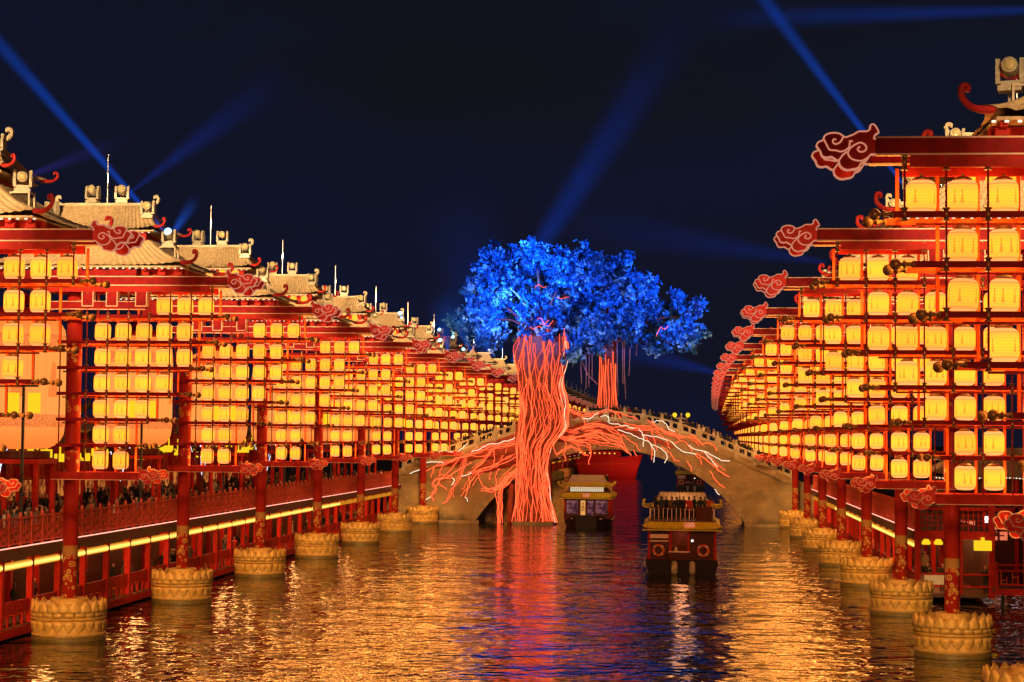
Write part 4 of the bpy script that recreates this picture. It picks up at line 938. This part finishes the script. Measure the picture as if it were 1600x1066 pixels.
def boat_meshes():
    B = BM
    B['hull'] = hull_mb(2.6, -5.6, 6.4, 1.05, 0).mesh('hull', 'hull')
    B['rub_rail'] = MB().tube([(-2.68, -5.5, .85), (-2.7, 2.5, .85), (-1.5, 6.2, 1.05)], .07, 5).tube([(2.68, -5.5, .85), (2.7, 2.5, .85), (1.5, 6.2, 1.05)], .07, 5).mesh('rub_rail', 'cream')
    B['stern_l'] = MB().bx(-2.45, -.95, -5.0, -4.9, 1.05, 2.35).bx(-2.45, -.95, -5.02, -4.9, 2.95, 3.3).mesh('stern_panel', 'wood')
    B['stern_r'] = MB().bx(.55, 2.45, -5.0, -4.9, 1.05, 3.3).mesh('stern_panel', 'wood')
    B['shelf'] = MB().bx(-2.35, -1., -5.06, -4.8, 2.36, 2.45).bx(-2.35, -1, -5.03, -4.95, 2.6, 2.9).mesh('stern_shelf', 'cream')
    B['post'] = MB().bx(-.09, .09, -.09, .09, 1.05, 3.4).mesh('cabin_post', 'red')
    B['win'] = MB().bx(-.03, .03, .1, 1.3, 1.75, 3.05).mesh('side_window', 'glass')
    B['sill'] = MB().bx(-.05, .05, 0, 10.4, 1.05, 1.7).mesh('side_panel', 'wood')
    B['interior'] = MB().bx(-1.6, 1.6, -2.5, -2.4, 1.1, 3.2).mesh('cabin_bulkhead', 'wood')
    B['eave'] = skirt(-2.95, 2.95, -5.55, 6.2, 3.3, 3.85, .5).mesh('lower_eave', 'yellowtile')
    B['deck'] = MB().bx(-2.5, 2.5, -5.1, 5.7, 3.78, 3.9).mesh('upper_deck', 'deck')
    B['rail'] = MB().bx(-2.4, .9, -5.0, -4.94, 4.82, 4.9).bx(-2.4, -2.34, -4.9, .2, 4.82, 4.9).bx(2.34, 2.4, -4.9, .2, 4.82, 4.9).bx(-2.4, .9, -5.0, -4.94, 4.0, 4.05).mesh('handrail', 'wood')
    B['bal'] = MB().bx(-.025, .025, -.025, .025, 3.9, 4.82).mesh('baluster', 'cream')
    B['stair'] = MB().bx(1.0, 2.2, -5.08, -4.86, 3.3, 4.95).mesh('stair_hatch', 'wood')
    B['cleft'] = MB().bx(-2., 2., 1.0, 5.2, 3.9, 4.62).mesh('clerestory_wall', 'wood')
    B['cwin'] = MB().bx(-1.85, 1.85, 5.2, 5.24, 3.98, 4.5).mesh('clerestory_window', 'screen')
    cb_ = MB()
    for i in range(17): cb_.bx(-1.85+i*.231-.012, -1.85+i*.231+.012, 5.24, 5.27, 3.98, 4.5)
    for z in (4.15, 4.33): cb_.bx(-1.85, 1.85, 5.24, 5.265, z-.012, z+.012)
    B['cbar'] = cb_.mesh('window_bars', 'wood')
    B['ueave'] = skirt(-2.55, 2.55, .4, 5.9, 4.6, 5.0, .5).mesh('upper_eave', 'yellowtile')
    B['uroof'] = roof_mb(2.05, 2.25, 4.98, 1.75, .9, 5.75, 0, 24, 24).mesh('upper_roof', 'tile')
    B['front'] = MB().bx(-2.4, 2.4, 5.1, 5.2, 1.0, 3.3).mesh('front_wall', 'wood')
    B['fwin'] = MB().bx(-.62, .62, 5.2, 5.23, 1.55, 3.0).mesh('front_window', 'litglass')
    B['fdoor'] = MB().bx(-.32, .32, 5.2, 5.23, 1.35, 3.0).mesh('door', 'litglass')
    B['lit'] = MB().bx(-.26, .26, 5.2, 5.24, 1.4, 3.0).mesh('lit_door_panel', 'doorlight')
    ch = MB()
    for a, b, c_, d_ in ((-.12, .12, 2.6, 2.66), (-.03, .03, 2.0, 2.8), (-.15, .15, 2.3, 2.36), (-.16, -.1, 1.8, 2.3), (.1, .16, 1.8, 2.3), (-.1, .1, 1.9, 1.95)): ch.bx(a, b, 5.24, 5.25, c_, d_)
    B['char'] = ch.mesh('painted_character', 'darkred')
    B['sign'] = MB().bx(-.36, .36, -.03, .03, -.17, .17).mesh('sign_board', 'signlight')
    sg = MB()
    for x in (-.24, -.08, .08, .22): sg.bx(x-.05, x+.05, -.045, -.03, -.02, .1).bx(x-.02, x+.02, -.044, -.031, -.12, .12).bx(x-.06, x+.05, -.043, -.032, -.11, -.07)
    B['signtext'] = sg.mesh('sign_lettering', 'white')
    B['fender'] = MB().lathe([(.05, -.55), (.2, -.5), (.23, -.3), (.23, .2), (.18, .38), (.06, .45)], 10).mesh('stern_fender', 'fender', True)
    B['horn'] = curl(.6, .07).mesh('eave_horn', 'yellowtile', True)
    B['lampw'] = MB().lathe([(.02, -.08), (.08, -.04), (.08, .04), (.02, .08)], 8).mesh('cabin_lamp', 'whitelight')
    B['bedge'] = MB().bx(-.97, .57, -5.52, -5.28, 1.6, 1.68).mesh('bench_edge', 'cream')
    B['tank'] = MB().lathe([(.02, 0), (.13, .02), (.13, .7), (.06, .8), (.05, .9)], 10).mesh('gas_bottle', 'fender', True)
    B['step'] = MB().bx(-.95, .55, -5.5, -5.3, 1.06, 1.6).mesh('stern_bench', 'wood')
boat_meshes()
buoy_mb = MB(); nn = 20
buoy_mb.add([((.37+.09*math.cos(b))*math.cos(a), .09*math.sin(b), (.37+.09*math.cos(b))*math.sin(a)) for a in np.linspace(0, 2*math.pi, nn, endpoint=False) for b in np.linspace(0, 2*math.pi, 8, endpoint=False)],
            [(i*8+q, i*8+(q+1) % 8, ((i+1) % nn)*8+(q+1) % 8, ((i+1) % nn)*8+q) for i in range(nn) for q in range(8)])
buoy_me = buoy_mb.mesh('lifebuoy', 'buoy', True)
bb = MB()
for a in (R(45), R(135), R(225), R(315)): bb.tube([(.37*math.cos(a+d), 0, .37*math.sin(a+d)) for d in (-.12, 0, .12)], .098, 8)
buoy_band = bb.mesh('band', 'white')
def boat(x, y, rz, label):
    B = BM; t = thing('tour_boat', label, 'boat', (x, y, 0), rz, 'tour boats on the canal')
    for k, nm in (('hull', 'hull'), ('rub_rail', 'rub_rail'), ('stern_l', 'stern_panel'), ('stern_r', 'stern_panel'), ('shelf', 'stern_shelf'), ('interior', 'cabin_bulkhead'), ('eave', 'lower_eave'), ('deck', 'upper_deck'), ('rail', 'handrail'), ('stair', 'stair_hatch'), ('cleft', 'clerestory_wall'), ('cwin', 'clerestory_window'), ('ueave', 'upper_eave'), ('front', 'front_wall'), ('step', 'stern_bench')):
        o = ob(nm, B[k], t)
        if k == 'cwin': ob('window_bars', B['cbar'], o)
    ob('upper_roof', B['uroof'], t, (0, 3.15, 0)); ob('bench_edge', B['bedge'], t); ob('gas_bottle', B['tank'], t, (-.45, -5.1, 1.1))
    for sx in (-1, 1):
        ob('side_panel', B['sill'], t, (sx*2.42, -5, 0))
        for q in range(8): ob('cabin_post', B['post'], t, (sx*2.42, -4.95+q*1.44, 0))
        for q in range(7): ob('side_window', B['win'], t, (sx*2.42, -4.95+q*1.44, 0))
        ob('cabin_post', B['post'], t, (-.85 if sx < 0 else .5, -4.9, 0))
        ob('front_window', B['fwin'], t, (sx*1.6, 0, 0)); ob('stern_fender', B['fender'], t, (-.55 if sx < 0 else .75, -5.75, .55))
        ob('eave_horn', B['horn'], t, (sx*2.5, 5.8, 4.7), (0, 0, math.atan2(.7, sx)))
        ob('eave_horn', B['horn'], t, (sx*2.5, .5, 4.7), (0, 0, math.atan2(-.5, sx)), .8)
    ob('door', B['fdoor'], t, (-.42, 0, 0)); d = ob('lit_door_panel', B['lit'], t, (.42, 0, 0)); ob('painted_character', B['char'], d)
    for q in range(11): ob('baluster', B['bal'], t, (-2.35+q*.32, -4.97, 0))
    for q in range(9):
        for sx in (-1, 1): ob('baluster', B['bal'], t, (sx*2.37, -4.6+q*.58, 0))
    s1 = ob('sign_board', B['sign'], t, (.55, -5.5, 3.62), (R(-20), 0, 0)); ob('sign_lettering', B['signtext'], s1)
    s1 = ob('sign_board', B['sign'], t, (0, 6.12, 3.62), (R(-20), 0, math.pi)); ob('sign_lettering', B['signtext'], s1)
    ob('cabin_lamp', B['lampw'], t, (.85, -4.82+.0, 2.45) if 0 else (.75, -5.1, 2.45))
    return t
BOATS = [(-.1, 147.2, 0, 'brown tour boat with lifebuoys and passengers on deck, sailing towards the arch'),
         (-10.6, 217., math.pi, 'brown tour boat with lit front door coming out of the bridge arch'),
         (1.3, 366., 0, 'small distant tour boat with lifebuoys beyond the bridge arch')]
for x, y, rz, lb in BOATS:
    boat(x, y, rz, lb)
    if rz == 0:
        for dx in (-1.72, 1.55):
            o = ob('lifebuoy', buoy_me, None, (x+dx, y-5.1, 1.72)); ob('band', buoy_band, o)
            tag(o, 'orange lifebuoy hung on the stern of the boat full of passengers' if y < 200 else 'tiny orange lifebuoy on the distant boat beyond the arch', 'lifebuoy', 'lifebuoys on boat sterns')
# light from the cabins, and an added fill point above the boat deck
point('deck_fill_light', (-.1, 148., 6.1), 70, (1, .5, .25), .7); point('cabin_light', (-.1, 143.6, 2.9), 60, (1, .35, .15), .5); point('cabin_light', (-10.6, 218, 3.0), 60, (1, .5, .3), .3)
# the big red ship beyond the arch
sh = thing('red_ship', 'large red ship with raked bow moored beyond the bridge arch', 'ship', (-12.6, 470, 0), R(-48), None, (.62, .7, .82))
S = []; n = 6
for t_ in np.linspace(0, 1, 14):
    x = -30+32*t_; k = 1-max(0, (t_-.55)/.45)**2*.97; zt = 5.2+1.6*max(0, (t_-.4)/.6)**2; ox = 6*max(0, (t_-.6)/.4)
    S.append([(x+ox*.75, -4.5*k, zt), (x+ox*.3, -3.9*k, zt*.45), (x, -3*k, -.6), (x, 3*k, -.6), (x+ox*.3, 3.9*k, zt*.45), (x+ox*.75, 4.5*k, zt)])
hm = MB().add([p for s_ in S for p in s_], [(i*n+q, i*n+q+1, (i+1)*n+q+1, (i+1)*n+q) for i in range(13) for q in range(n-1)]+[(i*n, (i+1)*n, (i+1)*n+n-1, i*n+n-1) for i in range(13)]+[tuple(range(n))])
ob('hull', hm.mesh('hull', 'shipred', True), sh)
ob('gunwale', MB().tube([(s_[0][0], s_[0][1]-.1, s_[0][2]+.1) for s_ in S], .22, 6).mesh('gunwale', 'shipred'), sh)
ob('rubbing_strake', MB().tube([(s_[1][0], s_[1][1]-.35, s_[1][2]+1.6) for s_ in S], .14, 5).mesh('rubbing_strake', 'orange'), sh)
ob('deckhouse', MB().bx(-28, -10, -2.5, 2.5, 5.2, 8).mesh('deckhouse', 'red'), sh)
for q in range(8): ob('deck_lamp', cached('dlamp', lambda: MB().lathe([(.02, -.3), (.28, -.1), (.28, .1), (.02, .3)], 8).mesh('deck_lamp', 'roundlantern')), sh, (-28+q*3.1, -3.2, 7.3))
spot('ship_fill', (-14, 425, 10), (-16, 474, 3), 60000, (1, .3, .15), 50, .8, .5)  # added spot in the air over the water, brightens the hull

# ------------------------------------------------------------------ people
def person_mesh(pose):
    """one continuous skinned body; faces get skin, hair, coat, trousers by where they lie"""
    V = []; E = []; Rr = []
    def vtx(p, r, par=None):
        V.append(p); Rr.append(r if hasattr(r, '__len__') else (r, r))
        if par is not None: E.append((par, len(V)-1))
        return len(V)-1
    st = .12 if pose == 'walk' else 0
    pel = vtx((0, 0, .95), (.165, .125))
    bel = vtx((0, .0, 1.12), (.15, .115), pel); che = vtx((0, .01, 1.32), (.18, .125), bel); nb = vtx((0, .0, 1.46), (.08, .075), che)
    nk = vtx((0, -.01, 1.53), .058, nb); ch = vtx((0, -.03, 1.60), (.075, .085), nk); hd = vtx((0, -.02, 1.68), (.085, .1), ch); tp = vtx((0, -.005, 1.755), (.06, .07), hd)
    vtx((0, -.135, 1.645), .014, hd)
    for s in (-1, 1): vtx((s*.095, .0, 1.66), .016, hd)
    for s in (-1, 1):
        sh_ = vtx((s*.17, .0, 1.41), .085, che)
        if pose == 'phone' : el, wr = (s*.25, -.12, 1.2), (s*.10, -.36, 1.40)
        elif pose == 'lean': el, wr = (s*.27, -.1, 1.15), (s*.2, -.36, 1.12)
        elif pose == 'walk': el, wr = (s*.26, s*.12, 1.12), (s*.26, s*.14-.1, .9)
        else: el, wr = (s*.26, .03, 1.12), (s*.25, -.06, .87)
        e_ = vtx(el, .062, sh_); w_ = vtx(wr, .04, e_)
        d = np.array(wr)-np.array(el); d /= np.linalg.norm(d); pm = np.array(wr)+d*.07; pa = vtx(tuple(pm), (.042, .024), w_)
        side = np.array([1., 0, 0]) if pose in ('phone', 'lean') else np.array([0, 1., 0])
        for i in range(4):
            b0 = pm+d*.05+side*(.028*(i-1.5)/1.5*.9); f1 = vtx(tuple(b0), .0095, pa)
            vtx(tuple(b0+d*(.05+.01*(i in (1, 2)))+np.array([-s*.012, -.008, 0])), .008, f1)
        vtx(tuple(pm-side*.05+d*.02), .0095, pa)
        hp = vtx((s*.095, 0, .86), (.11, .115), pel); kn = vtx((s*.105, -.02-s*st*.6, .49), .072, hp); an = vtx((s*.105, .03-s*st*1.4, .1), .048, kn)
        vtx((s*.115, -.12-s*st*1.4, .035), (.045, .034), an)
    me = bpy.data.meshes.new('tmp'); me.from_pydata(V, E, []); o = bpy.data.objects.new('tmp', me); col.objects.link(o)
    o.modifiers.new('s', 'SKIN'); sk = me.skin_vertices[0].data
    for i, r in enumerate(Rr): sk[i].radius = r; sk[i].use_root = (i == 0)
    ss = o.modifiers.new('d', 'SUBSURF'); ss.levels = 1; ss.render_levels = 1
    dg = bpy.context.evaluated_depsgraph_get(); out = bpy.data.meshes.new_from_object(o.evaluated_get(dg)); out.name = 'person'
    bpy.data.objects.remove(o); out.materials.clear()
    for k in ('coat_black', 'skin', 'hair', 'trousers'): out.materials.append(M[k])
    for p in out.polygons:
        c = p.center; p.use_smooth = True
        if c.z > 1.5: p.material_index = 2 if (c.z > 1.72 or c.y > -.045) else 1
        elif c.z < .72: p.material_index = 3
        else:
            p.material_index = 0
            for s in (-1, 1):
                w_ = {'phone': (s*.10, -.36, 1.40), 'lean': (s*.2, -.36, 1.12), 'walk': (s*.26, s*.14-.1, .9)}.get(pose, (s*.25, -.06, .87))
                if (c-Vector(w_)).length < .15 and (pose in ('phone', 'lean') and c.y < -.37 or pose not in ('phone', 'lean') and c.z < w_[2]-.005): p.material_index = 1
    return out
PM = {p: person_mesh(p) for p in ('stand', 'walk', 'phone', 'lean')}
PEOPLE = []
def person(*a, s=1.): PEOPLE.append((a, s) if len(a) == 8 else (a[:8], a[8]))
def place_people():
    PEOPLE.sort(key=lambda p: proj(*p[0][:3])[2])
    for (x, y, z, rz, coat, pose, label, group), s in PEOPLE[:300]:
        o = ob('person', PM[pose], None, (x, y, z), (0, 0, rz), s)
        o.material_slots[0].link = 'OBJECT'; o.material_slots[0].material = M['coat_'+coat]; tag(o, label, 'person', group)
    V, F, MI = [], [], []; keys = sorted({p[0][4] for p in PEOPLE[300:]}); n_ = 0
    raw = {k: (np.array([v.co for v in me.vertices]), [tuple(p.vertices) for p in me.polygons], [p.material_index for p in me.polygons]) for k, me in PM.items()}
    for (x, y, z, rz, coat, pose, label, group), s in PEOPLE[300:]:
        v, f, mi = raw[pose]; c_, s_ = math.cos(rz)*s, math.sin(rz)*s
        V.append(np.stack([x+v[:, 0]*c_-v[:, 1]*s_, y+v[:, 0]*s_+v[:, 1]*c_, z+v[:, 2]*s], 1)); F += [tuple(i+n_ for i in q) for q in f]; MI += [m_ if m_ else 3+1+keys.index(coat) for m_ in mi]; n_ += len(v)
    me = bpy.data.meshes.new('distant_crowd'); me.from_pydata(np.concatenate(V).tolist(), [], F)
    for k in ('coat_black', 'skin', 'hair', 'trousers', *['coat_'+k for k in keys]): me.materials.append(M[k])
    me.polygons.foreach_set('material_index', MI); me.update()
    ob('distant_crowd', me, kind='stuff', label='distant crowd of people on the bridge and far walkway', category='crowd')
def coat_pick(): return random.choices(['black', 'grey', 'brown', 'navy', 'beige', 'white', 'red'], [10, 3, 3, 2, 1.2, .9, .6])[0]
def seen(x, y, z): u, v, d = proj(x, y, z); return -30 < u < 1630
for i in range(420):                                  # crowd on the upper walkway
    y = 84+134*((i+random.uniform(0, 1))/420)**1.15; x = -32.95-random.choice([0, .8, 2, 3, 4, 5, 6, 7, 8, 9, 10])-random.uniform(0, .8)
    if not seen(x, y, 5.5): continue
    if i % 3 == 0 and y > 160 and x < -38: continue
    if math.hypot(x+32.9, (y-93.5) % STEP-0) < .5: continue
    if abs(x+34.4) < 2.0 and abs((y-97.5+STEP/2) % STEP-STEP/2) < 2.0: x = -32.95
    c = coat_pick(); ps = random.choice(['stand', 'walk', 'lean', 'stand', 'phone'])
    person(x, y, 4.34, random.uniform(-1.2, 2.6), c, ps, f'person in a {c} coat in the crowd on the upper walkway', f'people in {c} coats on the upper walkway', random.uniform(.93, 1.06))
for i in range(48):                                   # lower deck of the long gallery
    y = 88+random.uniform(0, 112); x = -33.4-random.uniform(0, 1.4); c = coat_pick()
    if seen(x, y, 1.5): person(x, y, .55, random.uniform(-.5, 2.2), c, random.choice(['stand', 'walk', 'phone']), f'person in a {c} coat inside the lower deck of the long gallery', f'people in {c} coats on the lower gallery deck', random.uniform(.93, 1.05))
for i in range(16):
    y = 122+random.uniform(0, 85); x = 15.4+random.uniform(0, 1.6); c = random.choice(['black', 'black', 'grey', 'beige'])
    person(x, y, .55, random.uniform(-2.4, .8), c, random.choice(['stand', 'walk']), f'person in a {c} coat inside the gallery that meets the jetty', f'people in {c} coats in the jetty gallery', random.uniform(.93, 1.05))
for i in range(120):                                   # heads above the bridge balustrade
    x = -31+44.*(i+random.uniform(0, 1))/120; c = coat_pick()
    person(x, BRY+.7+random.uniform(0, 2.), deck_z(x)-1.05, random.uniform(-3, 3), c, random.choice(['stand', 'walk', 'lean']), f'person in a {c} coat crossing the stone bridge', f'people in {c} coats on the bridge', random.uniform(.93, 1.05))
bx_, by_ = BOATS[0][:2]
for dx, dy, rz, c, ps, lb in ((-1.95, -4.0, 2.2, 'black', 'lean', 'person in a black coat leaning by the boat rail'), (-1.2, -3.4, .4, 'black', 'stand', 'person in a black coat facing the stern on the boat deck'), (-.75, -3.9, 3., 'brown', 'stand', 'person in a brown coat seen from behind on the boat deck'),
    (.5, -4.2, 3.1, 'red', 'stand', 'person in a bright red coat on the boat deck'), (1.35, -3.6, 2.8, 'black', 'stand', 'person in a black coat beside the one in orange'), (2.0, -4.1, 2.6, 'orange', 'phone', 'person in an orange jacket at the boat corner'),
    (.1, -3.3, .2, 'navy', 'phone', 'person in a navy coat holding a phone on the boat deck'), (-1.5, -4.3, 2.9, 'navy', 'lean', 'person in a navy coat leaning on the boat stern rail'), (1.7, -2.7, 1.2, 'brown', 'walk', 'person in a brown coat walking on the boat deck'), (-2., -2.7, 1.4, 'grey', 'lean', 'person in a grey coat leaning on the boat side rail'), (-.4, -4.35, 3., 'black', 'lean', 'person in a black coat leaning on the boat stern rail'),
    (-.2, -2.2, .3, 'grey', 'stand', 'person in a grey coat standing mid deck on the boat'), (.9, -1.8, 2., 'black', 'walk', 'person in a black coat walking by the boat roof'), (-1.6, -1.6, 1., 'beige', 'stand', 'person in a beige coat by the boat roof')):
    person(bx_+dx, by_+dy, 3.9, rz, c, ps, lb, 'passengers on the boat deck')
for i in range(7):
    person(BOATS[1][0]-1.9+i*.62, BOATS[1][1]+1.4+random.uniform(0, 2.4), 3.9, random.uniform(-1, 1), 'black', 'stand', 'person in black on the deck of the boat coming out of the arch', 'passengers on the arriving boat', random.uniform(.95, 1.1))
for i in range(5):
    person(BOATS[2][0]-1.8+i*.8, BOATS[2][1]-3.5+random.uniform(0, 2), 3.9, 0, 'black', 'stand', 'tiny person on the distant boat beyond the arch', 'passengers on the distant boat')
for dx, y in ((.2, 122.3), (1.1, 122.), (1.7, 123.), (3.6, 120.9)):
    person(15+dx, y+.3, .55, random.uniform(-1, 1), 'black', 'phone', 'person in black at the open end of the gallery by the jetty', 'people at the open gallery end')

place_people()

# ------------------------------------------------------------------ searchlight beams and blue mist, painted as glowing cones
def beam(a, b, r0, r1, c, strength, nm='beam_glow_cone'):
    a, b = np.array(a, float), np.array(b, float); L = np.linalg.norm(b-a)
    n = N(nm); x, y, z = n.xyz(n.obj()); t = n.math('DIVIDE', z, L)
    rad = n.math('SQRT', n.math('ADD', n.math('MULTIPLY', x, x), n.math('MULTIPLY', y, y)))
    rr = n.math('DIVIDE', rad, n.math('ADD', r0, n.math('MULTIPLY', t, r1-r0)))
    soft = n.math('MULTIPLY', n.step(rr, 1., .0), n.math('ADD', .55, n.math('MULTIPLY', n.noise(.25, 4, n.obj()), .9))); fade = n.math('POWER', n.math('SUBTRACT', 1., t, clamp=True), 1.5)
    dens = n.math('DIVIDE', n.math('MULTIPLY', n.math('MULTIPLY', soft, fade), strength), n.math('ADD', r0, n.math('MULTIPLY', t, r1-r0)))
    e = n.n('Emission'); n.put(e.inputs[0], c); n.put(e.inputs[1], dens); n.t.links.new(e.outputs[0], n.out.inputs['Volume'])  # the cone itself glows, in place of haze lit by a lamp

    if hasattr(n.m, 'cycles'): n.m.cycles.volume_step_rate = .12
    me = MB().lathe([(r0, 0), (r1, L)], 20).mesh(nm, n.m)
    o = ob(nm, me, None, tuple(a), Vector(b-a).to_track_quat('Z', 'Y').to_euler(), kind='stuff', label='soft glowing cone painted as searchlight haze in the night sky', category='light beam')
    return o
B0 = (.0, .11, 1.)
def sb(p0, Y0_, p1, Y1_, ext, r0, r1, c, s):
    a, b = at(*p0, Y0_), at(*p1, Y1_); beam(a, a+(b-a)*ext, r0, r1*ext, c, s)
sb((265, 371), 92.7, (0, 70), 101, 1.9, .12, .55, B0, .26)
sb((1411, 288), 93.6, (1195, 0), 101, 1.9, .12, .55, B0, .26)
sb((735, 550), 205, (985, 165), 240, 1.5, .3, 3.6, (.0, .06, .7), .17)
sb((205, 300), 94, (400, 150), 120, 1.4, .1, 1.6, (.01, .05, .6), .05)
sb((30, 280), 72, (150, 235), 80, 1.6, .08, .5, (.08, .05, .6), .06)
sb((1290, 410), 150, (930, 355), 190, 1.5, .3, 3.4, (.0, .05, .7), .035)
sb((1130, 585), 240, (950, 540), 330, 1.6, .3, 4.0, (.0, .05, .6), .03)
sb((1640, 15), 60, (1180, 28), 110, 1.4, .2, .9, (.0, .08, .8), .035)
sb((760, 560), 228, (720, 330), 245, 1.3, 1., 9., (.0, .05, .6), .10)  # broad glowing cone painted as blue mist behind the tree
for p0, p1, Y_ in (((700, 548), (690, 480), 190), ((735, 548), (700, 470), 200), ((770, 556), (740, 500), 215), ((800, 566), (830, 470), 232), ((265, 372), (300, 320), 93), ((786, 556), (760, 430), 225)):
    sb(p0, Y_, p1, Y_+4, 1.3, .15, 2.2 if Y_ > 100 else .5, (.01, .14, 1.), .22)  # short glowing cones painted as halo and mist round the blue heads
